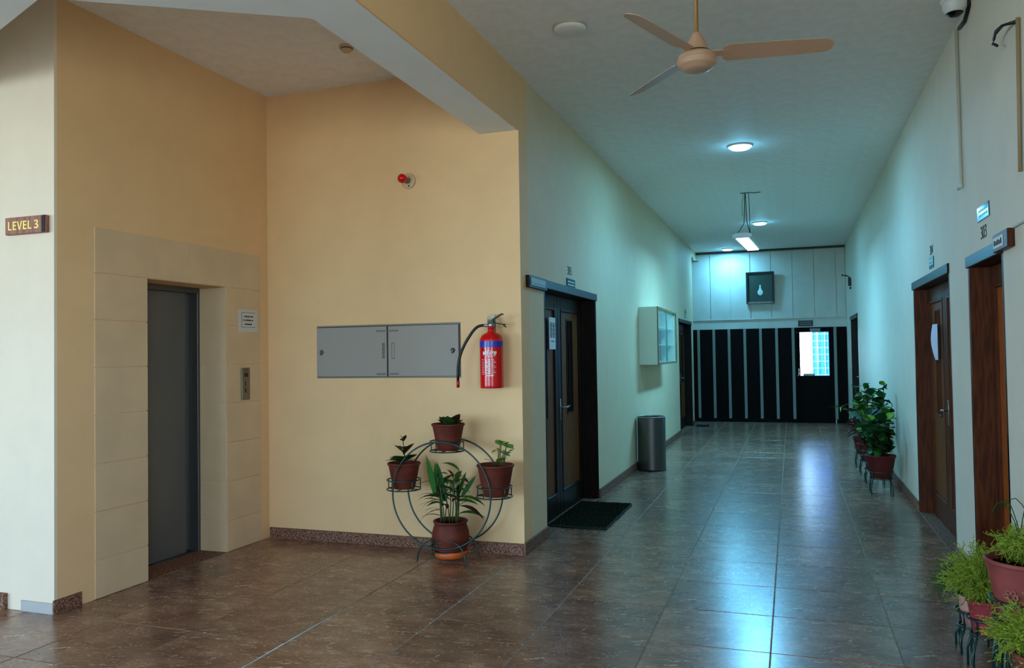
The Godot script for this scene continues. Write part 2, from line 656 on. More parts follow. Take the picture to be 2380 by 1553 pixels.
	bb(st, Vector3(-4.4, YC, ZF - 0.2), Vector3(XL - 0.22, YC + 0.2, -16.5), 0.0)
	structure("ceiling", st, M.ceiling, "stippled off-white corridor ceiling with round lights and a fan", "ceiling")
	st = S()
	bb(st, Vector3(-12.22, YLC, ZA - 0.2), Vector3(XL - 0.22, YLC + 0.2, 12.2), 0.0)
	structure("ceiling_lobby", st, M.ceiling, "plain ceiling over the elevator lobby", "ceiling")
	# the dropped beam round the lobby: along the corridor, then slanting over the hall
	st = S()
	var poly := PackedVector2Array([Vector2(XL - 0.012, ZA), Vector2(XL - 0.012, 12.0), Vector2(-5.3, 12.0), Vector2(-5.3, -3.556), Vector2(-3.242, -2.749), Vector2(-2.206, -3.396), Vector2(-2.206, ZA)])
	prism(st, poly, -YS, -YLC - 0.05, Transform3D(Basis(Vector3.RIGHT, Vector3.BACK, Vector3.DOWN), Vector3.ZERO))
	structure("beam_lobby", st, M.beam, "dropped white beam between the corridor and the elevator lobby", "beam")
	st = S()
	bb(st, Vector3(XL - 0.012, YS, ZA), Vector3(XL, YC, 12.0), 0.0)
	structure("wall_header", st, M.wall, "cream corridor face of the beam above the lobby opening", "wall")
	# skirting
	st = S()
	bb(st, Vector3(XE + 0.012, 0, ZA), Vector3(XL - 0.006, 0.087, ZA + 0.014), 0.003)
	structure("baseboard_lobby", st, M.granite, "speckled brown granite skirting under the lobby wall", "skirting")
	st = S()
	for seg in [[ZA + 0.014, -6.245], [-8.09, -14.5], [-16.42, -16.72]]:
		bb(st, Vector3(XL, 0, seg[0]), Vector3(XL + 0.014, 0.095, seg[1]), 0.003)
	structure("baseboard_left", st, M.granite, "brown granite skirting along the left corridor wall", "skirting")
	st = S()
	for seg in [[11.9, -4.83], [-5.75, -6.36], [-8.15, -14.66], [-16.36, ZF]]:
		bb(st, Vector3(XR, 0, seg[0]), Vector3(XR - 0.014, 0.095, seg[1]), 0.003)
	structure("baseboard_right", st, M.granite, "brown granite skirting along the right corridor wall", "skirting")
	st = S()
	bb(st, Vector3(XE, 0, ZB + 0.012), Vector3(XE + 0.012, 0.082, -3.783), 0.002)
	structure("baseboard_elevator", st, M.granite, "short piece of brown granite skirting at the elevator wall corner", "skirting")
	st = S()
	bb(st, Vector3(-4.382, 0, ZB), Vector3(XE, 0.064, ZB + 0.012), 0.002)
	structure("baseboard_stair", st, M.granite_pale, "short pale granite skirting piece under the level sign", "skirting")
	st = S()
	bb(st, Vector3(-12.0, 0, ZB), Vector3(-4.5, 0.095, ZB + 0.03), 0.002)
	structure("baseboard_hall", st, M.granite, "pinkish granite skirting at the far left edge", "skirting")


func clad(parent: Node3D) -> void:
	var rows := [0.0, 0.24, 0.54, 0.84, 1.145, 1.445, 1.745, 2.043, 2.335]
	for i in rows.size() - 1:
		var y0: float = rows[i] + 0.003
		var y1: float = rows[i + 1] - 0.003
		var cols := [[-3.885, -4.316], [-5.123, -5.545]]
		if i == 7:
			cols = [[-3.885, -4.316], [-4.319, -4.72], [-4.723, -5.12], [-5.123, -5.545]]
		for c in cols:
			var st := S()
			bb(st, Vector3(XE - 0.002, y0, c[0]), Vector3(XE + 0.007, y1, c[1]), 0.0015)
			obj("tile", st, M.clad, parent)
		if i < 7:
			for z in [-4.317, -5.122]:
				var s2 := S()
				bb(s2, Vector3(XE - 0.245, y0, z), Vector3(XE + 0.005, y1, z + (-0.006 if z > -4.5 else 0.006)), 0.0015)
				obj("tile", s2, M.clad, parent)


func tile_mesh(w: float, d: float, off: Vector2) -> ArrayMesh:
	var st := S()
	var b := 0.0025
	var t := 0.012
	var tops := [Vector3(-w / 2 + b, 0, -d / 2 + b), Vector3(-w / 2 + b, 0, d / 2 - b), Vector3(w / 2 - b, 0, d / 2 - b), Vector3(w / 2 - b, 0, -d / 2 + b)]
	var lows := [Vector3(-w / 2, -b, -d / 2), Vector3(-w / 2, -b, d / 2), Vector3(w / 2, -b, d / 2), Vector3(w / 2, -b, -d / 2)]
	var put := func(p: Vector3):
		st.set_uv(Vector2(p.x, p.z) / 1.3 + off)
		st.add_vertex(p)
	for k in [[0, 2, 1], [0, 3, 2]]:
		for j in k:
			put.call(tops[j])
	for i in 4:
		var j := (i + 1) % 4
		for p in [tops[i], tops[j], lows[j], tops[i], lows[j], lows[i]]:
			put.call(p)
		var dn := Vector3(0, -t, 0)
		for p in [lows[i], lows[j], lows[j] + dn, lows[i], lows[j] + dn, lows[i] + dn]:
			put.call(p)
	st.generate_normals()
	return st.commit()


func build_floor() -> void:
	var st := S()
	bb(st, Vector3(-12.22, -0.2, 12.2), Vector3(XR + 0.26, -0.003, ZF - 0.2), 0.0)
	bb(st, Vector3(-4.4, -0.2, -16.5), Vector3(XL, -0.0031, ZF - 0.2), 0.0)
	var fl := structure("floor", st, M.grout, "polished brown marble-look tiled floor of the corridor and lobby", "floor")
	var shapes := {}
	var gap := 0.0022
	var far := S()
	for i in range(-10, 2):
		var x0 := -0.13 + 0.6 * i
		for j in range(-7, 25):
			var z1 := ZB - 0.578 * j
			if j >= -1 or z1 - 0.578 < 0.2:
				add_tile(fl, shapes, x0, x0 + 0.6, z1 - 0.578, z1, gap)
	# the hall beyond what the picture can show
	for i in range(-20, 2):
		for j in range(-27, 0):
			if i >= -10 and j >= -7:
				continue
			var x0 := maxf(-0.13 + 0.6 * i, -12.0)
			var x1 := minf(-0.13 + 0.6 * i + 0.6, XR)
			var z1 := ZB - 0.578 * j
			bb(far, Vector3(x0 + gap, -0.012, z1 - 0.578 + gap), Vector3(x1 - gap, 0, z1 - gap), 0.002)
	var o := obj("floor_tile_field", far, M.tile_plain, fl)
	o.set_meta("kind", "stuff")


func add_tile(fl: Node3D, shapes: Dictionary, x0: float, x1: float, z0: float, z1: float, gap: float) -> void:
	# clip to the rooms: hall and lobby on the left, corridor on the right
	var lo_x := -12.0
	if z1 <= ZB + 0.01:
		lo_x = XE
	if z1 <= ZA + 0.13:
		lo_x = XL
	if z1 <= -16.7:
		lo_x = -4.2
	x0 = maxf(x0, lo_x)
	x1 = minf(x1, XR)
	z0 = maxf(z0, ZF)
	if z0 < ZA and z1 > ZA and x1 <= XL:
		z0 = ZA
	if x1 - x0 < 0.03 or z1 - z0 < 0.03:
		return
	var w := snappedf(x1 - x0, 0.001) - 2 * gap
	var d := snappedf(z1 - z0, 0.001) - 2 * gap
	var v := rng.randi_range(0, 7)
	var key := "%.3f/%.3f/%d" % [w, d, v]
	if not shapes.has(key):
		shapes[key] = tile_mesh(w, d, Vector2(v * 0.37 + 0.11, v * 0.61))
	var o := put_mesh("floor_tile", shapes[key], M.tile if rng.randf() < 0.6 else M.tile_b, fl)
	o.position = Vector3((x0 + x1) / 2, 0, (z0 + z1) / 2)


# ------------------------------------------------------------------ far end

func build_far_wall() -> void:
	var st := S()
	# solid wall with the door opening x 0.10..0.81
	bb(st, Vector3(-4.4, 0, ZF - 0.2), Vector3(0.10, YC, ZF), 0.0)
	bb(st, Vector3(0.81, 0, ZF - 0.2), Vector3(XR + 0.22, YC, ZF), 0.0)
	bb(st, Vector3(0.10, 1.95, ZF - 0.2), Vector3(0.81, YC, ZF), 0.0)
	var w := structure("wall_far", st, M.panel, "far end wall with pale upper panels over dark slatted boarding", "wall")
	# upper panels
	var xs := [-2.6, -2.02, -1.606, -1.189, -0.779, -0.367, 0.056, 0.471, 0.888, XR]
	for i in xs.size() - 1:
		var s2 := S()
		bb(s2, Vector3(xs[i] + 0.006, 2.165, ZF), Vector3(xs[i + 1] - 0.006, 3.545, ZF + 0.016), 0.004)
		obj("panel", s2, M.panel, w)
	st = S()
	bb(st, Vector3(-2.6, 2.138, ZF), Vector3(XR, 2.162, ZF + 0.03), 0.004)
	bb(st, Vector3(-2.6, 1.95, ZF), Vector3(XR, 2.138, ZF + 0.014), 0.003)
	obj("ledge", st, M.panel, w)
	st = S()
	bb(st, Vector3(-2.6, 3.56, ZF), Vector3(XR, YC, ZF + 0.02), 0.003)
	obj("top_strip", st, mk(Color(0.22, 0.22, 0.21), 0.6), w)
	# dark boards between the slats
	var sl := [-1.868, -1.55, -1.237, -0.917, -0.6, -0.283, 0.04, 0.842]
	var edges := [-2.6] + sl + [XR]
	for i in edges.size() - 1:
		if i == 7:
			continue
		var s2 := S()
		bb(s2, Vector3(edges[i] + 0.004, 0.0, ZF), Vector3(edges[i + 1] - 0.004, 1.95, ZF + 0.012), 0.003)
		obj("board", s2, M.dark_board, w)
	for x in sl:
		var s2 := S()
		bb(s2, Vector3(x - 0.029, 0.075, ZF + 0.01), Vector3(x + 0.029, 1.95, ZF + 0.032), 0.004)
		obj("slat", s2, M.slat, w)
	st = S()
	bb(st, Vector3(-2.6, 0, ZF + 0.012), Vector3(0.08, 0.07, ZF + 0.03), 0.003)
	bb(st, Vector3(0.84, 0, ZF + 0.012), Vector3(XR, 0.07, ZF + 0.03), 0.003)
	structure("baseboard_far", st, M.dark_board, "dark skirting under the slatted boarding of the far wall", "skirting")

	# door with a big glazed upper half
	var d := thing("door_6", "dark door with bright glazed upper half at the corridor end", "door", Transform3D(Basis(), Vector3(0.07, 0, ZF)), "", "structure")
	st = S()
	bb(st, Vector3(0.0, 0, -0.15), Vector3(0.045, 1.95, 0.03), 0.004)
	bb(st, Vector3(0.70, 0, -0.15), Vector3(0.745, 1.95, 0.03), 0.004)
	bb(st, Vector3(0.0, 1.915, -0.15), Vector3(0.745, 1.95, 0.031), 0.004)
	obj("door_frame", st, M.dark_board, d)
	st = S()
	bb(st, Vector3(0.045, 0.01, -0.05), Vector3(0.70, 0.96, -0.01), 0.003)
	bb(st, Vector3(0.045, 1.853, -0.05), Vector3(0.70, 1.915, -0.01), 0.003)
	bb(st, Vector3(0.045, 0.96, -0.05), Vector3(0.097, 1.853, -0.01), 0.003)
	bb(st, Vector3(0.652, 0.96, -0.05), Vector3(0.70, 1.853, -0.01), 0.003)
	var leaf := obj("door_leaf", st, M.dark_board, d)
	st = S()
	bb(st, Vector3(0.095, 0.955, -0.034), Vector3(0.655, 1.857, -0.028), 0.0)
	obj("glass_pane", st, M.pane, leaf)
	st = S()
	tube(st, [Vector3(0.068, 1.05, -0.01), Vector3(0.068, 1.05, 0.04), Vector3(0.11, 1.05, 0.045)], 0.009)
	bb(st, Vector3(0.055, 0.97, -0.01), Vector3(0.082, 1.11, -0.002), 0.003)
	obj("handle", st, M.steel, leaf)
	st = S()
	bb(st, Vector3(0.0, 0, -0.15), Vector3(0.745, 0.012, 0.05), 0.003)
	obj("threshold", st, M.dark_board, d)

	var sg := thing("door_sign", "small dark name board over the glazed door at the corridor end", "sign", Transform3D(Basis(), Vector3(0.285, 2.035, ZF + 0.014)))
	st = S()
	bb(st, Vector3(-0.142, -0.058, 0), Vector3(0.142, 0.058, 0.02), 0.004)
	obj("board", st, M.black, sg)
	st = S()
	for k in 2:
		for i in 7:
			var x := -0.11 + i * 0.032
			bb(st, Vector3(x, 0.012 - k * 0.042, 0.0195), Vector3(x + 0.022, 0.028 - k * 0.042, 0.0215), 0.0)
	obj("lettering", st, M.grey_plate, sg).set_meta("kind", "stuff")
	st = S()
	bb(st, Vector3(-0.10, -0.032, 0), Vector3(0.10, 0.032, 0.012), 0.003)
	bb(st, Vector3(0.012, -0.012, 0.011), Vector3(0.04, 0.012, 0.014), 0.0)
	var lb := obj("notice_plate", st, M.slat)
	lb.position = Vector3(0.465, 1.895, ZF + 0.031)
	tag(lb, "small pale plate on the head of the glazed door", "sign")

	# picture of a white vase
	var pic := thing("framed_picture", "dark framed picture of a white long-necked vase on the far wall", "picture", Transform3D(Basis(Vector3.RIGHT, 0.055), Vector3(-0.585, 2.47, ZF + 0.03)))
	st = S()
	bb(st, Vector3(-0.28, 0, 0), Vector3(-0.235, 0.66, 0.045), 0.006)
	bb(st, Vector3(0.235, 0, 0), Vector3(0.28, 0.66, 0.045), 0.006)
	bb(st, Vector3(-0.28, 0.62, 0), Vector3(0.28, 0.66, 0.045), 0.006)
	obj("frame", st, M.black, pic)
	st = S()
	bb(st, Vector3(-0.28, 0, 0), Vector3(0.28, 0.04, 0.045), 0.006)
	var fl := obj("frame_rail", st, mk(Color(0.36, 0.38, 0.36), 0.25), pic)
	fl.set_meta("label", "shiny lower frame rail")
	st = S()
	bb(st, Vector3(-0.24, 0.035, 0.005), Vector3(0.24, 0.625, 0.02), 0.0)
	obj("canvas", st, M.picture, pic)
	st = S(true)
	var prof := []
	for p in [[0.0, 0.0], [0.03, 0.0], [0.026, 0.012], [0.045, 0.03], [0.056, 0.06], [0.05, 0.09], [0.028, 0.125], [0.015, 0.16], [0.013, 0.2], [0.018, 0.215], [0.0, 0.215]]:
		prof.append(Vector2(p[0], p[1]))
	lathe(st, prof, 20, Transform3D(Basis().scaled(Vector3(1, 1, 0.06)), Vector3(0.0, 0.17, 0.02)))
	obj("painted_vase", st, M.vase, pic)

	st = S()
	bb(st, Vector3(-0.115, 0, -0.09), Vector3(0.115, 0.05, 0.09), 0.006)
	var bxo := obj("floor_box", st, M.black)
	bxo.position = Vector3(-1.69, 0, -16.32)
	tag(bxo, "low black box on the floor by the left end of the far wall", "box")
	st = S()
	bb(st, Vector3(-0.10, 0.046, -0.08), Vector3(0.10, 0.056, 0.08), 0.003)
	obj("lid", st, M.steel, bxo)

	st = S()
	bb(st, Vector3(0, -0.05, -0.1), Vector3(0.012, 0.05, 0.1), 0.002)
	bb(st, Vector3(0, -0.05, -0.1), Vector3(0.12, -0.04, 0.1), 0.002)
	var sh := obj("wall_bracket", st, M.grey_plate)
	sh.position = Vector3(XL, 3.40, -16.9)
	tag(sh, "small metal bracket high at the far end of the left wall", "bracket")

	# black gadget with a thin arm high on the right wall
	var gd := thing("wall_camera", "small black camera with a thin arm high on the right wall near the far end", "camera", at_right(2.66, -16.0))
	st = S()
	bb(st, Vector3(-0.05, 0.0, 0), Vector3(0.05, 0.15, 0.05), 0.008)
	bb(st, Vector3(-0.03, -0.06, 0), Vector3(0.03, -0.02, 0.03), 0.006)
	obj("body", st, M.black, gd)
	st = S(true)
	tube(st, [Vector3(0, 0.15, 0.02), Vector3(0, 0.18, 0.05), Vector3(0.0, 0.19, 0.1), Vector3(0.02, 0.215, 0.16)], 0.009)
	tube(st, [Vector3(0, 0.19, 0.06), Vector3(-0.02, 0.2, 0.12), Vector3(-0.04, 0.195, 0.16)], 0.007)
	obj("arm", st, M.black, gd)


func build_far_room() -> void:
	# the room behind the glazed door: shell, barred window, and the blue building outside
	var zb := -20.7
	var st := S()
	bb(st, Vector3(-1.2, 0, ZF - 0.2), Vector3(-1.0, 3.0, zb), 0.0)
	bb(st, Vector3(2.4, 0, ZF - 0.2), Vector3(2.6, 3.0, zb), 0.0)
	bb(st, Vector3(-1.2, 0, zb - 0.2), Vector3(-0.4, 3.0, zb), 0.0)
	bb(st, Vector3(1.5, 0, zb - 0.2), Vector3(2.6, 3.0, zb), 0.0)
	bb(st, Vector3(-0.4, 0, zb - 0.2), Vector3(1.5, 0.75, zb), 0.0)
	bb(st, Vector3(-0.4, 2.2, zb - 0.2), Vector3(1.5, 3.0, zb), 0.0)
	bb(st, Vector3(-1.2, 3.0, ZF - 0.2), Vector3(2.6, 3.15, zb - 0.2), 0.0)
	bb(st, Vector3(-1.2, -0.15, ZF - 0.2), Vector3(2.6, 0.0, zb - 0.2), 0.0)
	structure("wall_room", st, M.white, "white walls of the bright room behind the glazed door", "wall")
	var w := thing("window_2", "white barred window of the room behind the glazed door", "window", Transform3D(Basis(), Vector3(0, 0, zb - 0.1)), "", "structure")
	for k in 8:
		var s2 := S()
		bb(s2, Vector3(-0.4, 0.87 + 0.165 * k, -0.012), Vector3(1.5, 0.888 + 0.165 * k, 0.012), 0.003)
		obj("bar", s2, M.white, w)
	for x in [-0.1, 0.43, 0.60, 0.765, 1.2]:
		var s2 := S()
		bb(s2, Vector3(x - 0.012, 0.75, -0.01), Vector3(x + 0.012, 2.2, 0.01), 0.003)
		obj("bar", s2, M.white, w)
	# blue ribbed facade across the yard
	st = S()
	bb(st, Vector3(0.545, -4, -23.6), Vector3(7, 6, -23.4), 0.0)
	for k in 24:
		bb(st, Vector3(0.6 + 0.16 * k, -4, -23.4), Vector3(0.67 + 0.16 * k, 6, -23.36), 0.0)
	var f := obj("blue_building", st, M.facade)
	tag(f, "bright blue ribbed building front seen through the barred window", "building")
	var c := thing("office_chair", "dark chair whose back just shows in the glazed door", "chair", Transform3D(Basis(), Vector3(0.36, 0, -19.0)))
	st = S()
	bb(st, Vector3(-0.12, 0.55, 0.0), Vector3(0.12, 0.965, 0.04), 0.015)
	obj("backrest", st, M.black, c)
	st = S()
	bb(st, Vector3(-0.22, 0.42, -0.42), Vector3(0.22, 0.48, 0.02), 0.015)
	obj("seat", st, M.black, c)
	for x in [-0.18, 0.18]:
		for z in [-0.38, 0.0]:
			var s2 := S(true)
			tube(s2, [Vector3(x, 0, z), Vector3(x, 0.43, z)], 0.014)
			obj("leg", s2, M.black, c)
	# added lamp, out of view, that brightens the white window bars
	var lamp := thing("added_room_lamp", "added unseen lamp brightening the room behind the glazed door", "lamp", Transform3D(Basis(), Vector3(0.6, 2.995, -19.2)))
	st = S()
	bb(st, Vector3(-0.6, -0.06, -0.1), Vector3(0.6, 0, 0.1), 0.006)
	obj("body", st, M.tube_glow, lamp)
	area_light(lamp, Vector2(1.1, 0.18), Transform3D(Basis(Vector3.RIGHT, -PI / 2), Vector3(0, -0.075, 0)), Color(0.75, 0.95, 1.0), 5.0)


func area_light(parent: Node, size: Vector2, T: Transform3D, c: Color, energy: float) -> void:
	var a := AreaLight3D.new()
	a.area_size = size
	a.area_normalize_energy = true
	a.light_color = c
	a.light_energy = energy
	a.area_range = 30.0
	a.shadow_enabled = true
	a.transform = T
	add_named("lamp_light", a, parent)


# ------------------------------------------------------------------ doors

# local x along the wall, y up, z out of the wall; w and h are the outer measures of the frame
func make_door(called: String, label: String, T: Transform3D, w: float, h: float, leaves: int, depth: float, wood_frame: Material, lever_side := 0, panel_wood: Material = null) -> Node3D:
	var d := thing(called, label, "door", T, "", "structure")
	var fw := 0.045
	var out := 0.0
	var pw: Material = panel_wood if panel_wood else M.wood_panel
	for k in 2:
		var st := S()
		var x0 := 0.0 if k == 0 else w - fw
		bb(st, Vector3(x0, 0, -depth - 0.05), Vector3(x0 + fw, h, out), 0.004)
		obj("door_jamb", st, wood_frame, d)
	var s3 := S()
	bb(s3, Vector3(0, h - 0.07, -depth - 0.05), Vector3(w, h, 0.014), 0.004)
	obj("door_head", s3, M.wood, d)
	s3 = S()
	bb(s3, Vector3(0, -0.003, -0.21), Vector3(w, 0.003, 0), 0.001)
	obj("threshold", s3, M.granite, d)
	var lw := (w - 2 * fw) / leaves
	for k in leaves:
		var x0 := fw + lw * k
		var x1 := x0 + lw
		var y1 := h - 0.07
		var sw := 0.1
		var st := S()
		# stiles, rails
		bb(st, Vector3(x0 + 0.002, 0.008, -depth - 0.04), Vector3(x0 + sw, y1, -depth), 0.004)
		bb(st, Vector3(x1 - sw, 0.008, -depth - 0.04), Vector3(x1 - 0.002, y1, -depth), 0.004)
		bb(st, Vector3(x0 + sw, y1 - 0.12, -depth - 0.04), Vector3(x1 - sw, y1, -depth), 0.004)
		bb(st, Vector3(x0 + sw, 0.008, -depth - 0.04), Vector3(x1 - sw, 0.2, -depth), 0.004)
		# raised moulding round the panel
		var m := 0.018
		bb(st, Vector3(x0 + sw - 0.004, 0.2, -depth - 0.02), Vector3(x0 + sw + m, y1 - 0.12, -depth + 0.006), 0.004)
		bb(st, Vector3(x1 - sw - m, 0.2, -depth - 0.02), Vector3(x1 - sw + 0.004, y1 - 0.12, -depth + 0.006), 0.004)
		bb(st, Vector3(x0 + sw, y1 - 0.12 - m, -depth - 0.02), Vector3(x1 - sw, y1 - 0.116, -depth + 0.006), 0.004)
		bb(st, Vector3(x0 + sw, 0.196, -depth - 0.02), Vector3(x1 - sw, 0.2 + m, -depth + 0.006), 0.004)
		var leaf := obj("door_leaf", st, wood_frame, d)
		var pc := (x0 + x1) / 2
		var gw := minf(0.2, lw * 0.26)
		st = S()
		bb(st, Vector3(x0 + sw, 0.2, -depth - 0.03), Vector3(pc - gw / 2, y1 - 0.12, -depth - 0.012), 0.0)
		bb(st, Vector3(pc + gw / 2, 0.2, -depth - 0.03), Vector3(x1 - sw, y1 - 0.12, -depth - 0.012), 0.0)
		bb(st, Vector3(pc - gw / 2, 0.2, -depth - 0.03), Vector3(pc + gw / 2, 0.915, -depth - 0.012), 0.0)
		bb(st, Vector3(pc - gw / 2, 1.81, -depth - 0.03), Vector3(pc + gw / 2, y1 - 0.12, -depth - 0.012), 0.0)
		obj("door_panel", st, pw, leaf)
		st = S()
		bb(st, Vector3(pc - gw / 2, 0.915, -depth - 0.035), Vector3(pc + gw / 2, 1.81, -depth - 0.028), 0.0)
		obj("glass_pane", st, M.dark_glass, leaf)
		st = S()
		bb(st, Vector3(pc - gw / 2 - 0.012, 0.903, -depth - 0.03), Vector3(pc - gw / 2 + 0.004, 1.822, -depth - 0.004), 0.003)
		bb(st, Vector3(pc + gw / 2 - 0.004, 0.903, -depth - 0.03), Vector3(pc + gw / 2 + 0.012, 1.822, -depth - 0.004), 0.003)
		bb(st, Vector3(pc - gw / 2, 1.806, -depth - 0.03), Vector3(pc + gw / 2, 1.822, -depth - 0.004), 0.003)
		bb(st, Vector3(pc - gw / 2, 0.903, -depth - 0.03), Vector3(pc + gw / 2, 0.919, -depth - 0.004), 0.003)
		bb(st, Vector3(pc - 0.012, 0.915, -depth - 0.03), Vector3(pc + 0.006, 1.81, -depth - 0.01), 0.003)
		obj("glazing_bead", st, wood_frame, leaf)
		# handle plate, lever and keyhole on the closing stile
		var hx := x1 - 0.05 if (leaves == 1 or k == 0) else x0 + 0.05
		if lever_side == k or leaves == 1:
			st = S(true)
			bb(st, Vector3(hx - 0.018, 0.87, -depth), Vector3(hx + 0.018, 1.07, -depth + 0.006), 0.003)
			var dir := -1.0 if hx > pc else 1.0
			tube(st, [Vector3(hx, 0.99, -depth + 0.004), Vector3(hx, 0.99, -depth + 0.05), Vector3(hx + dir * 0.02, 0.99, -depth + 0.058), Vector3(hx + dir * 0.12, 0.995, -depth + 0.055)], 0.009)
			obj("handle", st, M.steel, leaf)
	return d


func build_doors() -> void:
	make_door("door_1", "dark double door with narrow glass strips and a white notice, behind the green mat", at_left(0, -6.235), 1.855, 2.095, 2, 0.15, M.wood, 1)
	make_door("door_2", "dark door near the far end of the left wall", at_left(0, -14.5), 1.92, 2.09, 2, 0.12, M.wood, 1)
	make_door("door_3", "near single door on the right wall with reddish-brown lining and open orange-brown leaf", at_right(0, -5.745), 0.905, 2.06, 1, 0.115, M.wood_red, 0, M.wood_orange_lit)
	make_door("door_4", "dark wooden door on the right wall with a curled paper on its glass", at_right(0, -8.15), 1.785, 2.09, 2, 0.11, M.wood_red, 1)
	make_door("door_5", "dark door at the far end of the right wall behind the plants", at_right(0, -16.35), 1.68, 2.1, 2, 0.1, M.wood)

	# name board that runs on from the head of door 305
	var sg := thing("door_sign", "dark wooden name board with grey plate left of door 305", "sign", at_left(2.045, -5.775))
	var st := S()
	bb(st, Vector3(0, -0.046, 0), Vector3(0.47, 0.048, 0.03), 0.004)
	obj("board", st, M.wood, sg)
	st = S()
	bb(st, Vector3(0.03, -0.03, 0.029), Vector3(0.42, 0.032, 0.034), 0.002)
	obj("plate", st, M.grey_plate, sg)
	st = S()
	for i in 12:
		var x := 0.06 + i * 0.027
		bb(st, Vector3(x, -0.01 + 0.004 * (i % 2), 0.033), Vector3(x + 0.019, 0.014 - 0.004 * (i % 3), 0.0355), 0.0)
	obj("lettering", st, mk(Color(0.72, 0.72, 0.7), 0.5), sg).set_meta("kind", "stuff")

	# notice on the glass of 305
	var nt := thing("paper_notice", "tall white printed notice on the glass of door 305", "notice", at_left(1.672, -6.905, -0.128))
	st = S()
	bb(st, Vector3(-0.097, -0.143, 0), Vector3(0.097, 0.143, 0.003), 0.0)
	obj("sheet", st, M.paper, nt)
	st = S()
	for k in 11:
		for i in 2:
			var x := -0.075 + i * 0.085
			var y := 0.088 - k * 0.0125
			bb(st, Vector3(x, y, 0.0025), Vector3(x + 0.055 + 0.02 * ((k * 7 + i * 3) % 3) / 2.0, y + 0.008, 0.0045), 0.0)
	bb(st, Vector3(-0.05, -0.075, 0.0025), Vector3(0.06, -0.068, 0.0045), 0.0)
	obj("print", st, M.ink, nt).set_meta("kind", "stuff")

	number_and_plate("305", "305", at_left(2.242, -7.06, 0.001), at_left(2.128, -7.09, 0.0), Vector2(0.29, 0.085), "left wall over the double door")
	number_and_plate("303", "303", at_right(2.158, -5.27, 0.001), at_right(2.272, -5.255, 0.0), Vector2(0.29, 0.085), "right wall over the near door")
	number_and_plate("304", "304", at_right(2.268, -7.085, 0.001), at_right(2.168, -7.085, 0.0), Vector2(0.2, 0.09), "right wall over the second door")
	number_and_plate("306", "306", at_left(2.255, -15.5, 0.001), at_left(2.17, -15.5, 0.0), Vector2(0.22, 0.08), "left wall over the far door")

	# name board of 303
	sg = thing("door_sign", "small framed name board at the upper near corner of door 303", "sign", at_right(2.04, -4.75))
	st = S()
	bb(st, Vector3(-0.155, -0.047, 0), Vector3(0.155, 0.047, 0.035), 0.004)
	obj("board", st, M.wood_red, sg)
	st = S()
	bb(st, Vector3(-0.13, -0.03, 0.034), Vector3(0.07, 0.028, 0.038), 0.002)
	obj("plate", st, M.paper, sg)
	st = S()
	for i in 5:
		bb(st, Vector3(-0.105 + i * 0.034, -0.016, 0.0375), Vector3(-0.084 + i * 0.034, 0.012 - 0.006 * (i % 2), 0.0395), 0.0)
	obj("lettering", st, M.ink, sg).set_meta("kind", "stuff")
	st = S()
	bb(st, Vector3(0, -0.006, 0), Vector3(1.6, 0.006, 0.012), 0.002)
	var tr := obj("cable_trunking", st, M.pvc)
	tr.transform = at_right(2.088, -4.59)
	tag(tr, "thin grey cable trunking running from the name board of door 303", "trunking")

	# curled paper on 304
	var cp := thing("paper_notice", "curled lilac-white paper stuck on the glass of door 304", "notice", at_right(1.54, -7.52, -0.09))
	st = S(true)
	for i in 8:
		var y0 := 0.15 - i * 0.0375
		var y1 := y0 - 0.0375
		var b0 := 0.016 + 0.022 * sin(i / 8.0 * PI)
		var b1 := 0.016 + 0.022 * sin((i + 1) / 8.0 * PI)
		var e0 := 0.105 * (i / 8.0)
		var e1 := 0.105 * ((i + 1) / 8.0)
		quad(st, Vector3(-0.12 + e1, y1, b1), Vector3(0.09, y1, 0.012), Vector3(0.09, y0, 0.012), Vector3(-0.12 + e0, y0, b0))
		quad(st, Vector3(-0.12 + e0, y0, b0 - 0.002), Vector3(0.09, y0, 0.01), Vector3(0.09, y1, 0.01), Vector3(-0.12 + e1, y1, b1 - 0.002))
	obj("sheet", st, M.paper_lilac, cp)


func number_and_plate(called: String, words: String, Tn: Transform3D, Tp: Transform3D, size: Vector2, where: String) -> void:
	var n := text("door_number", words, Vector2(0.145, 0.075), M.ink, Tn, null, 400, 0.002)
	tag(n, "black door number %s painted on the %s" % [words, where], "number", "door numbers")
	var p := thing("door_plate", "small glossy blue-green plate beside number %s on the %s" % [called, where], "sign", Tp, "blue-green door plates")
	var st := S()
	bb(st, Vector3(-size.x / 2, -size.y / 2, 0), Vector3(size.x / 2, size.y / 2, 0.006), 0.002)
	obj("plate", st, M.plate_blue, p)
	st = S()
	for k in 2:
		for i in 4:
			var x := -size.x * 0.38 + i * size.x * 0.2
			bb(st, Vector3(x, 0.008 - k * 0.028, 0.0055), Vector3(x + size.x * 0.15, 0.02 - k * 0.028, 0.0075), 0.0)
	obj("lettering", st, mk(Color(0.65, 0.85, 0.85), 0.4), p).set_meta("kind", "stuff")


# ------------------------------------------------------------------ elevator

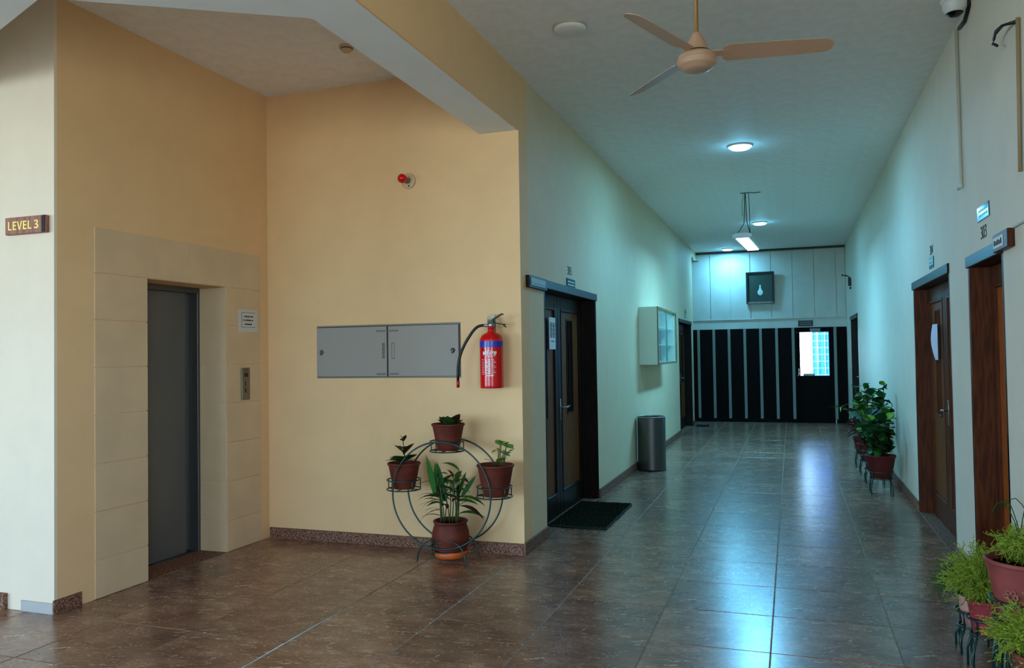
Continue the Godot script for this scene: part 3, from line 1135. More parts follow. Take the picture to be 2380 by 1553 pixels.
func build_elevator() -> void:
	var e := thing("elevator", "dark grey steel elevator door set back in the tiled wall", "elevator", Transform3D(Basis(Vector3.UP, PI / 2), Vector3(XE - 0.25, 0, -4.317)), "", "structure")
	# local x runs away from the camera, z out of the wall
	var st := S()
	bb(st, Vector3(0.0, 0, -0.1), Vector3(0.03, 2.043, 0.01), 0.003)
	bb(st, Vector3(0.775, 0, -0.1), Vector3(0.805, 2.043, 0.01), 0.003)
	bb(st, Vector3(0.0, 2.0, -0.1), Vector3(0.805, 2.043, 0.011), 0.003)
	obj("frame", st, M.lift_frame, e)
	st = S()
	bb(st, Vector3(0.03, 0.01, -0.06), Vector3(0.69, 2.0, -0.03), 0.002)
	obj("door_panel", st, M.lift, e)
	st = S()
	bb(st, Vector3(0.67, 0.01, -0.1), Vector3(0.775, 2.0, -0.075), 0.002)
	obj("door_panel", st, M.lift, e)
	st = S()
	bb(st, Vector3(0.0, -0.01, -0.1), Vector3(0.805, 0.008, 0.0), 0.002)
	obj("sill", st, M.steel_dark, e)
	st = S()
	bb(st, Vector3(0.0, -0.02, 0.0), Vector3(0.805, 0.003, 0.25), 0.002)
	obj("step", st, M.granite, e)

	var T := Transform3D(Basis(Vector3.UP, PI / 2), Vector3(XE + 0.007, 1.287, -5.342))
	var cp := thing("call_panel", "narrow brass elevator call panel on the tiled wall right of the elevator", "call panel", T)
	st = S()
	bb(st, Vector3(-0.051, -0.128, 0), Vector3(0.051, 0.128, 0.012), 0.004)
	obj("plate", st, M.brass_plate, cp)
	st = S()
	bb(st, Vector3(-0.022, 0.055, 0.011), Vector3(0.024, 0.085, 0.015), 0.002)
	obj("display", st, M.black_gloss, cp)
	st = S(true)
	lathe(st, [Vector2(0.012, 0), Vector2(0.012, 0.006), Vector2(0, 0.007)], 16, Transform3D(Basis(Vector3.RIGHT, PI / 2), Vector3(0, 0.106, 0.012)))
	obj("key_switch", st, M.steel_dark, cp)
	st = S()
	bb(st, Vector3(-0.012, -0.02, 0.011), Vector3(-0.004, 0.02, 0.014), 0.0)
	bb(st, Vector3(-0.016, -0.07, 0.011), Vector3(-0.01, -0.03, 0.014), 0.0)
	bb(st, Vector3(-0.004, -0.07, 0.011), Vector3(0.002, -0.045, 0.014), 0.0)
	obj("marking", st, M.ink, cp).set_meta("kind", "stuff")

	var n := thing("paper_notice", "square paper notice in a clear holder above the elevator call panel", "notice", Transform3D(Basis(Vector3.UP, PI / 2), Vector3(XE + 0.007, 1.79, -5.383)))
	st = S()
	bb(st, Vector3(-0.118, -0.09, 0), Vector3(0.118, 0.09, 0.004), 0.001)
	obj("sheet", st, mk(Color(0.80, 0.78, 0.74), 0.5), n)
	st = S()
	bb(st, Vector3(-0.08, 0.064, 0.0035), Vector3(0.09, 0.067, 0.0055), 0.0)
	bb(st, Vector3(-0.08, -0.053, 0.0035), Vector3(0.09, -0.05, 0.0055), 0.0)
	bb(st, Vector3(-0.082, -0.053, 0.0035), Vector3(-0.079, 0.067, 0.0055), 0.0)
	var rows := [[-0.05, 0.02, 0.034], [0.03, 0.06, 0.034], [-0.06, -0.045, 0.004], [-0.035, 0.035, 0.004], [0.045, 0.06, 0.004], [-0.045, 0.045, -0.028]]
	for r in rows:
		bb(st, Vector3(r[0], r[2] - 0.005, 0.0035), Vector3(r[1], r[2] + 0.006, 0.0055), 0.0)
	obj("print", st, mk(Color(0.28, 0.26, 0.26), 0.7), n).set_meta("kind", "stuff")

	var s := thing("level_sign", "brown wooden sign reading LEVEL 3 in pale gold letters", "sign", Transform3D(Basis(), Vector3(-4.327, 2.31, ZB)))
	st = S()
	bb(st, Vector3(-0.163, -0.052, 0), Vector3(0.163, 0.052, 0.03), 0.004)
	obj("board", st, M.sign_wood, s)
	text("lettering", "LEVEL 3", Vector2(0.245, 0.052), M.gold, Transform3D(Basis(), Vector3(-0.012, 0.0, 0.031)), s, 700, 0.003)
	st = S()
	bb(st, Vector3(0.135, -0.05, 0.029), Vector3(0.163, 0.05, 0.034), 0.002)
	obj("end_cap", st, M.wood, s)


# ------------------------------------------------------------------ lobby wall

func build_lobby_things() -> void:
	# red alarm lamp on a round base
	var a := thing("alarm_lamp", "red alarm lamp on a round cream base high on the lobby wall", "alarm", Transform3D(Basis(Vector3.RIGHT, PI / 2), Vector3(-2.81, 2.862, ZA)))
	var st := S(true)
	lathe(st, [Vector2(0.062, 0), Vector2(0.062, 0.012), Vector2(0.056, 0.02), Vector2(0.03, 0.022), Vector2(0.0, 0.022)], 28)
	obj("base", st, M.clad, a)
	st = S(true)
	lathe(st, [Vector2(0.024, 0.02), Vector2(0.022, 0.075), Vector2(0, 0.075)], 20)
	obj("holder", st, M.grey_plate, a)
	st = S(true)
	lathe(st, [Vector2(0.02, 0.072), Vector2(0.03, 0.08), Vector2(0.036, 0.10), Vector2(0.034, 0.125), Vector2(0.022, 0.142), Vector2(0, 0.148)], 24)
	obj("bulb", st, M.red, a)
	st = S(true)
	lathe(st, [Vector2(0.006, 0.02), Vector2(0.006, 0.026), Vector2(0, 0.027)], 12, Transform3D(Basis(), Vector3(0.012, 0, 0.042)))
	obj("screw", st, M.black, a)

	# twin-door metal cupboard set flush in the wall
	var c := thing("meter_cupboard", "long grey twin-door meter cupboard let into the lobby wall", "cupboard", Transform3D(Basis(), Vector3(-3.02, 1.53, ZA)))
	st = S()
	bb(st, Vector3(-0.634, -0.212, 0), Vector3(0.634, 0.212, 0.004), 0.0)
	obj("body", st, M.black, c)
	st = S()
	for q in [[-0.632, -0.209, 0.632, -0.203], [-0.632, 0.203, 0.632, 0.209], [-0.634, -0.209, -0.628, 0.209]]:
		bb(st, Vector3(q[0], q[1], 0.0), Vector3(q[2], q[3], 0.007), 0.001)
	obj("frame", st, M.grey_metal, c)
	for k in 2:
		var x0 := -0.626 if k == 0 else 0.022
		var x1 := 0.008 if k == 0 else 0.622
		st = S()
		bb(st, Vector3(x0, -0.199, 0.003), Vector3(x1, 0.196, 0.016), 0.002)
		var d := obj("door", st, M.grey_metal, c)
		var kx := x0 + 0.045 if k == 0 else x1 - 0.045
		st = S(true)
		lathe(st, [Vector2(0.017, 0), Vector2(0.016, 0.008), Vector2(0.0, 0.009)], 16, Transform3D(Basis(Vector3.RIGHT, PI / 2), Vector3(kx, 0.0, 0.016)))
		bb(st, Vector3(kx - 0.006, -0.026, 0.024), Vector3(kx + 0.006, 0.016, 0.034), 0.002)
		obj("latch", st, M.steel_dark, d)
		for e in [0.16, -0.18]:
			st = S()
			var hx := x1 - 0.05 if k == 0 else x0 + 0.05
			bb(st, Vector3(hx - 0.04, e - 0.006, 0.015), Vector3(hx + 0.04, e + 0.006, 0.019), 0.001)
			obj("hinge", st, M.steel_dark, d)
		st = S()
		var lx := x1 - 0.04 if k == 0 else x0 + 0.03
		if k == 0:
			for i in 12:
				bb(st, Vector3(lx, 0.06 - i * 0.0105, 0.0155), Vector3(lx + 0.024, 0.066 - i * 0.0105 + 0.001 * (i % 3), 0.017), 0.0)
		else:
			for q in [[0.0, 0.06, 0.026, 0.064], [0.0, -0.062, 0.026, -0.058], [0.0, -0.062, 0.003, 0.064], [0.023, -0.062, 0.026, 0.064]]:
				bb(st, Vector3(lx + q[0], q[1], 0.0155), Vector3(lx + q[2], q[3], 0.017), 0.0)
		obj("marking", st, mk(Color(0.3, 0.29, 0.28), 0.6), d).set_meta("kind", "stuff")

	extinguisher()


func bend(mesh: Mesh, R: float, T: Transform3D) -> ArrayMesh:     # wraps a flat mesh round a cylinder about local y
	var arr := mesh.surface_get_arrays(0)
	var v: PackedVector3Array = arr[Mesh.ARRAY_VERTEX]
	var st := S()
	var idx = arr[Mesh.ARRAY_INDEX]
	var order: PackedInt32Array = idx if idx != null else PackedInt32Array(range(v.size()))
	for i in order:
		var p := T * v[i]
		var a := p.x / R
		st.add_vertex(Vector3(sin(a) * (R + p.z), p.y, cos(a) * (R + p.z)))
	st.generate_normals()
	return st.commit()


func extinguisher() -> void:
	var R := 0.086
	var e := thing("fire_extinguisher", "red fire extinguisher with white print hanging on the lobby wall", "extinguisher", Transform3D(Basis(Vector3.UP, 0.04), Vector3(-2.092, 1.244, ZA + 0.115)))
	var st := S(true)
	var prof := []
	for p in [[0, 0.006], [0.07, 0.006], [0.08, 0.0], [0.083, 0.0], [R, 0.005], [R, 0.02], [R, 0.33], [R, 0.345], [0.083, 0.365], [0.074, 0.386], [0.055, 0.402], [0.036, 0.41], [0.027, 0.414], [0.026, 0.42], [0.026, 0.45], [0, 0.45]]:
		prof.append(Vector2(p[0], p[1]))
	lathe(st, prof, 48)
	var body := obj("cylinder", st, M.red, e)
	st = S(true)
	lathe(st, [Vector2(R + 0.0008, 0.300), Vector2(R + 0.0008, 0.346)], 48)
	obj("band", st, M.blue_band, body)
	# lettering wrapped round the cylinder
	var shape := func(words: String, size: Vector2, x: float, y: float, slant: float) -> Mesh:
		return bend(letters(words, size, 0.001, false, 700), R, Transform3D(Basis(Vector3(1, 0, 0), Vector3(slant, 1, 0), Vector3(0, 0, 1)), Vector3(x + 0.022, y, 0.0006)))
	put_mesh("lettering", shape.call("wFire", Vector2(0.108, 0.036), -0.01, 0.262, 0.25), M.fire_white, body)
	for i in 3:
		put_mesh("lettering", shape.call("ABC"[i], Vector2(0.019, 0.027), -0.035, 0.195 - 0.036 * i, 0.0), M.fire_white, body)
	st = S()
	var flat := func(x0: float, y0: float, x1: float, y1: float):
		var n := maxi(1, int((x1 - x0) / 0.012))
		for k in n:
			var a := (lerpf(x0, x1, float(k) / n) + 0.022) / R
			var b := (lerpf(x0, x1, float(k + 1) / n) + 0.022) / R
			var q := R + 0.0012
			quad(st, Vector3(sin(a) * q, y0, cos(a) * q), Vector3(sin(b) * q, y0, cos(b) * q), Vector3(sin(b) * q, y1, cos(b) * q), Vector3(sin(a) * q, y1, cos(a) * q))
	flat.call(-0.03, 0.236, 0.035, 0.2385)
	flat.call(-0.02, 0.228, 0.012, 0.231)
	for i in 9:
		flat.call(-0.018, 0.205 - i * 0.0125, -0.004, 0.2135 - i * 0.0125)
	for i in 14:
		flat.call(0.004, 0.213 - i * 0.009, 0.02 + 0.006 * ((i * 5) % 4), 0.2148 - i * 0.009)
	for i in 4:
		flat.call(-0.03 + i * 0.013, 0.088, -0.022 + i * 0.013, 0.098)
	for i in 10:
		flat.call(-0.075, 0.21 - i * 0.012, -0.055, 0.2125 - i * 0.012)
	obj("print", st, M.fire_white, body).set_meta("kind", "stuff")
	st = S()
	flat.call(-0.026, 0.044, 0.032, 0.084)
	obj("label", st, mk(Color(0.62, 0.78, 0.86), 0.5), body)
	st = S()
	flat.call(0.03, 0.106, 0.075, 0.150)
	obj("label", st, mk(Color(0.72, 0.74, 0.66), 0.5), body)
	st = S()
	for q in [[-0.028, 0.084, 0.034, 0.087], [-0.028, 0.041, 0.034, 0.044], [0.031, 0.041, 0.035, 0.087]]:
		flat.call(q[0], q[1], q[2], q[3])
	obj("label_border", st, M.fire_white, body)
	st = S(true)
	lathe(st, [Vector2(0.0, 0.448), Vector2(0.024, 0.448), Vector2(0.024, 0.475), Vector2(0.018, 0.482), Vector2(0, 0.482)], 20)
	tube(st, [Vector3(-0.015, 0.463, 0), Vector3(-0.055, 0.463, 0.005)], 0.012)
	obj("valve", st, M.steel, e)
	st = S()
	bx(st, Vector3(0.0, 0.49, 0), Vector3(0.05, 0.03, 0.026), 0.004)
	bx(st, Vector3(0.055, 0.475, 0), Vector3(0.12, 0.008, 0.022), 0.003, Basis(Vector3.BACK, -0.18))
	bx(st, Vector3(0.105, 0.455, 0), Vector3(0.03, 0.008, 0.02), 0.003, Basis(Vector3.BACK, -0.7))
	obj("handle", st, M.black, e)
	st = S()
	bx(st, Vector3(0.035, 0.515, 0), Vector3(0.12, 0.010, 0.02), 0.003, Basis(Vector3.BACK, 0.55))
	bx(st, Vector3(0.083, 0.541, 0), Vector3(0.03, 0.009, 0.018), 0.003, Basis(Vector3.BACK, 0.15))
	obj("lever", st, M.black, e)
	st = S(true)
	tube(st, circle_path(Vector3(-0.01, 0.51, 0.016), 0.016, 16, Vector3.BACK), 0.003, 6, true)
	obj("safety_pin", st, M.steel, e)
	# hose
	var pts := []
	var curve := Curve3D.new()
	curve.add_point(Vector3(-0.05, 0.463, 0.005), Vector3.ZERO, Vector3(-0.06, 0.005, 0.01))
	curve.add_point(Vector3(-0.19, 0.34, 0.03), Vector3(0.06, 0.09, 0), Vector3(-0.04, -0.07, 0))
	curve.add_point(Vector3(-0.255, 0.11, 0.03), Vector3(0.0, 0.1, 0), Vector3(0, -0.03, 0))
	curve.add_point(Vector3(-0.255, 0.06, 0.03), Vector3(0, 0.02, 0), Vector3.ZERO)
	for p in curve.tessellate(4, 2):
		pts.append(p)
	st = S(true)
	tube(st, pts, 0.0105, 10)
	obj("hose", st, M.rubber, e)
	st = S(true)
	lathe(st, [Vector2(0.0, 0.0), Vector2(0.011, 0.0), Vector2(0.012, 0.035), Vector2(0.009, 0.062), Vector2(0, 0.062)], 14, Transform3D(Basis(), Vector3(-0.255, 0.004, 0.03)))
	obj("nozzle", st, M.red_cap, e)
	st = S()
	bx(st, Vector3(0.0, 0.435, -0.07), Vector3(0.03, 0.16, 0.004), 0.001)
	bx(st, Vector3(0.0, 0.445, -0.045), Vector3(0.02, 0.006, 0.06), 0.001)
	bx(st, Vector3(-0.012, 0.53, -0.068), Vector3(0.045, 0.03, 0.008), 0.002)
	obj("hanger", st, M.brass_plate, e)


# ------------------------------------------------------------------ ceiling

func build_ceiling_things() -> void:
	var spots := [[Vector3(-0.451, YC, -8.522), 0.118, "round lit ceiling light nearest the fan", 4.0], [Vector3(-0.444, YC, -13.79), 0.115, "round lit ceiling light behind the hanging strip lamp", 3.0], [Vector3(-1.2, YC, -17.05), 0.115, "round lit ceiling light close to the far wall", 3.6]]
	for s in spots:
		var l := thing("ceiling_light", s[2], "ceiling light", Transform3D(Basis(), s[0]), "round ceiling lights")
		var r: float = s[1]
		var st := S(true)
		lathe(st, [Vector2(r, -0.018), Vector2(r + 0.004, -0.014), Vector2(r + 0.004, 0.0)], 40)
		obj("rim", st, M.lamp_body, l)
		st = S(true)
		lathe(st, [Vector2(0, -0.04), Vector2(r - 0.03, -0.04), Vector2(r - 0.02, -0.034), Vector2(r - 0.016, -0.018), Vector2(r, -0.018)], 40)
		obj("diffuser", st, M.lamp_glow, l)
		area_light(l, Vector2(0.16, 0.16), Transform3D(Basis(Vector3.RIGHT, -PI / 2), Vector3(0, -0.05, 0)), Color(0.41, 0.79, 1.0), s[3] * 1.28)
		var halo := OmniLight3D.new()
		halo.light_color = Color(0.41, 0.79, 1.0)
		halo.light_energy = 0.06
		halo.light_size = 0.06
		halo.omni_range = 20.0
		halo.omni_attenuation = 2.0
		halo.shadow_enabled = true
		halo.position = Vector3(0, -0.14, 0)
		add_named("lamp_glow", halo, l)
	var off := thing("ceiling_light", "round unlit white ceiling light left of the fan", "ceiling light", Transform3D(Basis(), Vector3(-1.305, YC, -4.98)), "round ceiling lights")
	var so := S(true)
	lathe(so, [Vector2(0, -0.03), Vector2(0.085, -0.03), Vector2(0.098, -0.026), Vector2(0.104, -0.016), Vector2(0.106, 0.0)], 40)
	obj("diffuser", so, M.ceiling, off)
	so = S(true)
	lathe(so, [Vector2(0.104, -0.014), Vector2(0.11, -0.012), Vector2(0.11, 0.0)], 40)
	obj("rim", so, M.pvc, off)

	# hanging strip lamp
	var p := thing("strip_lamp", "boxy fluorescent strip lamp hanging on wires in the corridor", "lamp", Transform3D(Basis(Vector3.UP, -0.062), Vector3(-0.585, 2.985, -10.98)))
	var st := S()
	# housing seen from its end: wide tray, sloping sides
	var sec := PackedVector2Array([Vector2(-0.1, 0.0), Vector2(0.1, 0.0), Vector2(0.125, 0.012), Vector2(0.12, 0.05), Vector2(0.06, 0.068), Vector2(-0.06, 0.068), Vector2(-0.12, 0.05), Vector2(-0.125, 0.012)])
	prism(st, sec, 0.0, -1.38, Transform3D())
	obj("housing", st, M.lamp_body, p)
	st = S()
	bb(st, Vector3(-0.078, -0.012, -0.03), Vector3(0.078, 0.004, -1.36), 0.004)
	obj("diffuser", st, M.tube_glow, p)
	st = S(true)
	tube(st, [Vector3(-0.06, 0.07, -0.06), Vector3(0.02, 0.2, -0.1), Vector3(0.04, 0.612, -0.1)], 0.005, 6)
	tube(st, [Vector3(0.1, 0.06, -0.06), Vector3(0.055, 0.24, -0.1), Vector3(0.045, 0.612, -0.1)], 0.005, 6)
	tube(st, [Vector3(0.075, 0.07, -0.3), Vector3(0.08, 0.4, -0.22), Vector3(0.085, 0.5, -0.16), Vector3(0.08, 0.612, -0.14)], 0.004, 6)
	tube(st, [Vector3(0.0, 0.3, -0.1), Vector3(0.0, 0.45, -0.1), Vector3(0.02, 0.61, -0.1)], 0.003, 6)
	tube(st, [Vector3(-0.02, 0.609, -0.1), Vector3(0.06, 0.61, -0.1), Vector3(0.1, 0.609, -0.1), Vector3(0.15, 0.605, -0.12), Vector3(0.24, 0.609, -0.12)], 0.005, 6)
	obj("wire", st, M.black, p)
	area_light(p, Vector2(0.13, 1.3), Transform3D(Basis(Vector3.RIGHT, -PI / 2), Vector3(0, -0.025, -0.69)), Color(0.42, 0.79, 1.0), 11.5)

	# ceiling fan
	var f := thing("ceiling_fan", "cream three-blade ceiling fan on a brown down-rod", "fan", Transform3D(Basis(), Vector3(-0.407, 2.92, -4.0)))
	st = S(true)
	lathe(st, [Vector2(0, -0.05), Vector2(0.05, -0.048), Vector2(0.07, -0.04), Vector2(0.076, -0.03), Vector2(0.086, -0.028), Vector2(0.093, -0.018), Vector2(0.093, -0.012), Vector2(0.096, -0.010), Vector2(0.096, 0.002), Vector2(0.093, 0.004), Vector2(0.095, 0.014), Vector2(0.09, 0.026), Vector2(0.075, 0.036), Vector2(0.04, 0.042), Vector2(0.0, 0.044)], 48)
	obj("motor", st, M.fan, f)
	st = S(true)
	lathe(st, [Vector2(0.058, 0.036), Vector2(0.06, 0.05), Vector2(0.046, 0.085), Vector2(0.028, 0.125), Vector2(0.02, 0.14), Vector2(0, 0.142)], 32)
	obj("canopy_cup", st, M.fan, f)
	st = S(true)
	lathe(st, [Vector2(0.05, 0.036), Vector2(0.063, 0.04), Vector2(0.063, 0.046), Vector2(0.05, 0.05)], 32)
	obj("gap_ring", st, M.black, f)
	st = S(true)
	tube(st, [Vector3(0, 0.13, 0), Vector3(0, 0.685, 0)], 0.011, 12)
	obj("down_rod", st, M.fan_rod, f)
	for a in [-0.159, 1.934, 4.03]:
		var dir := Vector3(cos(a), 0, sin(a))
		var bs := Basis(dir, Vector3.UP, dir.cross(Vector3.UP)) * Basis(Vector3.RIGHT, -0.31)
		var T := Transform3D(bs, Vector3(0, 0.032, 0))
		st = S()
		var out := PackedVector2Array([Vector2(0.125, -0.045), Vector2(0.15, -0.062), Vector2(0.45, -0.058), Vector2(0.61, -0.05), Vector2(0.635, -0.03), Vector2(0.642, 0.0), Vector2(0.63, 0.03), Vector2(0.6, 0.046), Vector2(0.45, 0.055), Vector2(0.15, 0.06), Vector2(0.125, 0.045)])
		prism(st, out, -0.0015, 0.0015, T * Transform3D(Basis(Vector3.RIGHT, PI / 2), Vector3.ZERO))
		var blade := obj("blade", st, M.fan, f)
		st = S()
		bx(st, T * Vector3(0.12, 0.0, 0), Vector3(0.09, 0.005, 0.045), 0.002, bs)
		obj("bracket", st, M.fan, blade)

	# smoke detector in the lobby
	var sd := thing("smoke_detector", "small cream smoke detector on the lobby ceiling beside the beam", "detector", Transform3D(Basis(), Vector3(-2.925, YLC, -4.93)))
	st = S(true)
	lathe(st, [Vector2(0, -0.048), Vector2(0.02, -0.048), Vector2(0.034, -0.04), Vector2(0.04, -0.026), Vector2(0.042, -0.02), Vector2(0.05, -0.02), Vector2(0.052, -0.004), Vector2(0.052, 0)], 28)
	obj("body", st, M.clad, sd)
	st = S(true)
	lathe(st, [Vector2(0.0415, -0.026), Vector2(0.043, -0.024), Vector2(0.043, -0.02)], 28)
	obj("vent_ring", st, M.black, sd)

	# dome camera near the right wall
	var dc := thing("dome_camera", "white dome camera with black lens under the ceiling at the right wall", "camera", Transform3D(Basis(), Vector3(0.985, YC, -5.45)))
	st = S(true)
	lathe(st, [Vector2(0.05, -0.075), Vector2(0.066, -0.055), Vector2(0.07, -0.03), Vector2(0.07, -0.02), Vector2(0.078, -0.018), Vector2(0.08, 0)], 36)
	obj("housing", st, M.white, dc)
	st = S(true)
	lathe(st, [Vector2(0, -0.106), Vector2(0.022, -0.102), Vector2(0.042, -0.088), Vector2(0.051, -0.072)], 28)
	obj("lens_dome", st, M.black_gloss, dc)
	st = S(true)
	tube(st, circle_path(Vector3(0, -0.078, 0), 0.051, 28), 0.004, 6, true)
	obj("trim_ring", st, M.lamp_body, dc)
	st = S(true)
	tube(st, [Vector3(0.06, -0.01, 0.03), Vector3(0.075, -0.05, 0.02), Vector3(0.07, -0.1, -0.1), Vector3(0.075, -0.07, -0.3)], 0.012, 8)
	obj("cable", st, M.rubber, dc)

	# cable pipe below the dome camera
	st = S(true)
	tube(st, [Vector3(XR - 0.014, 3.55, -5.81), Vector3(XR - 0.014, 2.545, -5.786), Vector3(XR - 0.014, 2.518, -5.765), Vector3(XR - 0.03, 2.512, -5.80)], 0.010, 10)
	var cd := obj("cable_pipe", st, M.pvc)
	tag(cd, "thin grey cable pipe coming down from the dome camera", "pipe")
	st = S(true)
	tube(st, [Vector3(XR - 0.013, 3.06, -4.375), Vector3(XR - 0.013, 2.33, -4.412)], 0.009, 10)
	cd = obj("cable_pipe", st, M.pvc_brown)
	tag(cd, "tan cable pipe at the right edge beside the loose black wire", "pipe")
	st = S(true)
	tube(st, [Vector3(XR - 0.004, 3.065, -4.43), Vector3(XR - 0.05, 3.075, -4.50), Vector3(XR - 0.06, 3.08, -4.58), Vector3(XR - 0.05, 3.07, -4.67), Vector3(XR - 0.045, 3.06, -4.72), Vector3(XR - 0.05, 3.04, -4.66), Vector3(XR - 0.05, 3.015, -4.61)], 0.007, 8)
	tube(st, [Vector3(XR - 0.004, 3.06, -4.44), Vector3(XR - 0.04, 3.085, -4.52), Vector3(XR - 0.05, 3.082, -4.62)], 0.006, 8)
	cd = obj("loose_wire", st, M.rubber)
	tag(cd, "short loose black wire sticking out high on the right wall", "wire")


# ------------------------------------------------------------------ corridor

func build_corridor_things() -> void:
	# doormat
	var st := S()
	bb(st, Vector3(-2.02, 0.0, -6.64), Vector3(-1.5, 0.016, -7.80), 0.006)
	var m := thing("doormat", "dark green doormat in front of door 305", "mat")
	obj("backing", st, M.mat, m)
	var mm := MultiMesh.new()
	mm.transform_format = MultiMesh.TRANSFORM_3D
	var tuft := S()
	tri(tuft, Vector3(-0.004, 0, 0), Vector3(0.004, 0, 0), Vector3(0.001, 0.012, 0.002))
	tri(tuft, Vector3(0, 0, -0.004), Vector3(0, 0, 0.004), Vector3(0.001, 0.012, 0.001))
	tuft.generate_normals()
	mm.mesh = tuft.commit()
	mm.instance_count = 9000
	for i in 9000:
		mm.set_instance_transform(i, Transform3D(Basis(Vector3.UP, rng.randf() * TAU), Vector3(rng.randf_range(-2.01, -1.51), 0.014, rng.randf_range(-7.79, -6.65))))
	var mi := MultiMeshInstance3D.new()
	mi.multimesh = mm
	var mt: StandardMaterial3D = M.mat.duplicate()
	mt.cull_mode = BaseMaterial3D.CULL_DISABLED
	mi.material_override = mt
	mi.set_meta("kind", "stuff")
	add_named("pile", mi, m)

	# glass-fronted notice cabinet
	var c := thing("notice_cabinet", "pale wall cabinet with glass front above the steel bin", "cabinet", at_left(1.325, -10.54))
	var W := 1.8
	var H := 0.765
	var D := 0.24
	st = S()
	bb(st, Vector3(0, 0, 0), Vector3(0.018, H, D), 0.002)
	bb(st, Vector3(W - 0.018, 0, 0), Vector3(W, H, D), 0.002)
	bb(st, Vector3(0.018, 0, 0), Vector3(W - 0.018, 0.018, D), 0.002)
	bb(st, Vector3(0.018, H - 0.018, 0), Vector3(W - 0.018, H, D), 0.002)
	bb(st, Vector3(0.018, 0.018, 0), Vector3(W - 0.018, H - 0.018, 0.01), 0.0)
	obj("body", st, M.laminate, c)
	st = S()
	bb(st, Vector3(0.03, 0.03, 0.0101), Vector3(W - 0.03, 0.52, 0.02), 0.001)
	obj("shade_contents_sheet", st, mk(Color(0.16, 0.20, 0.17), 0.7), c)  # dark sheet standing for shade inside the cabinet and its shelf contents
	for y in [0.26, 0.5]:
		st = S()
		bb(st, Vector3(0.018, y, 0.01), Vector3(W - 0.018, y + 0.008, D - 0.04), 0.001)
		obj("shelf", st, M.laminate, c)
	st = S()
	bb(st, Vector3(-0.002, -0.002, D), Vector3(0.03, H + 0.002, D + 0.014), 0.003)
	bb(st, Vector3(W - 0.03, -0.002, D), Vector3(W + 0.002, H + 0.002, D + 0.014), 0.003)
	bb(st, Vector3(0.03, -0.002, D), Vector3(W - 0.03, 0.03, D + 0.014), 0.003)
	bb(st, Vector3(0.03, H - 0.03, D), Vector3(W - 0.03, H + 0.002, D + 0.014), 0.003)
	obj("frame", st, M.trim_wood, c)
	for k in 2:
		st = S()
		var x0 := 0.03 if k == 0 else W / 2 - 0.02
		bb(st, Vector3(x0, 0.03, D - 0.012 - 0.012 * k), Vector3(x0 + W / 2 - 0.02, H - 0.03, D - 0.006 - 0.012 * k), 0.0)
		obj("glass_pane", st, M.pane_cabinet, c)
	st = S()
	bb(st, Vector3(W / 2 - 0.03, 0.03, D - 0.02), Vector3(W / 2 + 0.03, H - 0.03, D - 0.002), 0.002)
	obj("glass_edge", st, mk(Color(0.25, 0.55, 0.45), 0.2), c)

	# steel bin
	var b := thing("waste_bin", "tall brushed steel waste bin standing below the notice cabinet", "bin", Transform3D(Basis(), Vector3(-1.70, 0, -10.21)))
	st = S(true)
	lathe(st, [Vector2(0, 0.015), Vector2(0.165, 0.015), Vector2(0.172, 0.0), Vector2(0.174, 0.0), Vector2(0.175, 0.01), Vector2(0.175, 0.02), Vector2(0.175, 0.66), Vector2(0.175, 0.668), Vector2(0.168, 0.668), Vector2(0.168, 0.66), Vector2(0.168, 0.04), Vector2(0.0, 0.04)], 48)
	obj("drum", st, M.steel_dark, b)
	st = S(true)
	tube(st, circle_path(Vector3(0, 0.672, 0), 0.172, 40), 0.007, 8, true)
	obj("rim", st, M.steel, b)
	st = S(true)
	tube(st, circle_path(Vector3(0, 0.012, 0), 0.172, 40), 0.009, 8, true)
	obj("foot_ring", st, M.black, b)


# ------------------------------------------------------------------ plants

func leaf_mesh(kind: String) -> ArrayMesh:
	if leaf_shapes.has(kind):
		return leaf_shapes[kind]
	# a leaf of length 1 along +x, width profile, drooping tip, folded along its midrib
	var widths: Array
	var droop := 0.35
	var fold := 0.12
	match kind:
		"broad": widths = [0.06, 0.26, 0.36, 0.33, 0.2, 0.0]
		"round": widths = [0.1, 0.42, 0.5, 0.45, 0.28, 0.0]
		"blade":
			widths = [0.03, 0.06, 0.075, 0.065, 0.04, 0.0]
			droop = 0.3
		"arch":
			widths = [0.03, 0.075, 0.1, 0.085, 0.05, 0.0]
			droop = 0.85
		"sword":
			widths = [0.05, 0.085, 0.1, 0.09, 0.06, 0.0]
			droop = 0.05
	var st := S(true)
	var n := widths.size() - 1
	for i in n:
		var a := float(i) / n
		var b := float(i + 1) / n
		var pa := Vector3(a - droop * a * a * 0.25, -droop * a * a * 0.6, 0)
		var pb := Vector3(b - droop * b * b * 0.25, -droop * b * b * 0.6, 0)
		for s in [-1.0, 1.0]:
			var la := pa + Vector3(0, fold * widths[i], s * widths[i])
			var lb := pb + Vector3(0, fold * widths[i + 1], s * widths[i + 1])
			if s > 0:
				tri(st, pa, la, pb)
				if widths[i + 1] > 0.0:
					tri(st, la, lb, pb)
			else:
				tri(st, pa, pb, la)
				if widths[i + 1] > 0.0:
					tri(st, la, pb, lb)
	st.generate_normals()
	leaf_shapes[kind] = st.commit()
	return leaf_shapes[kind]


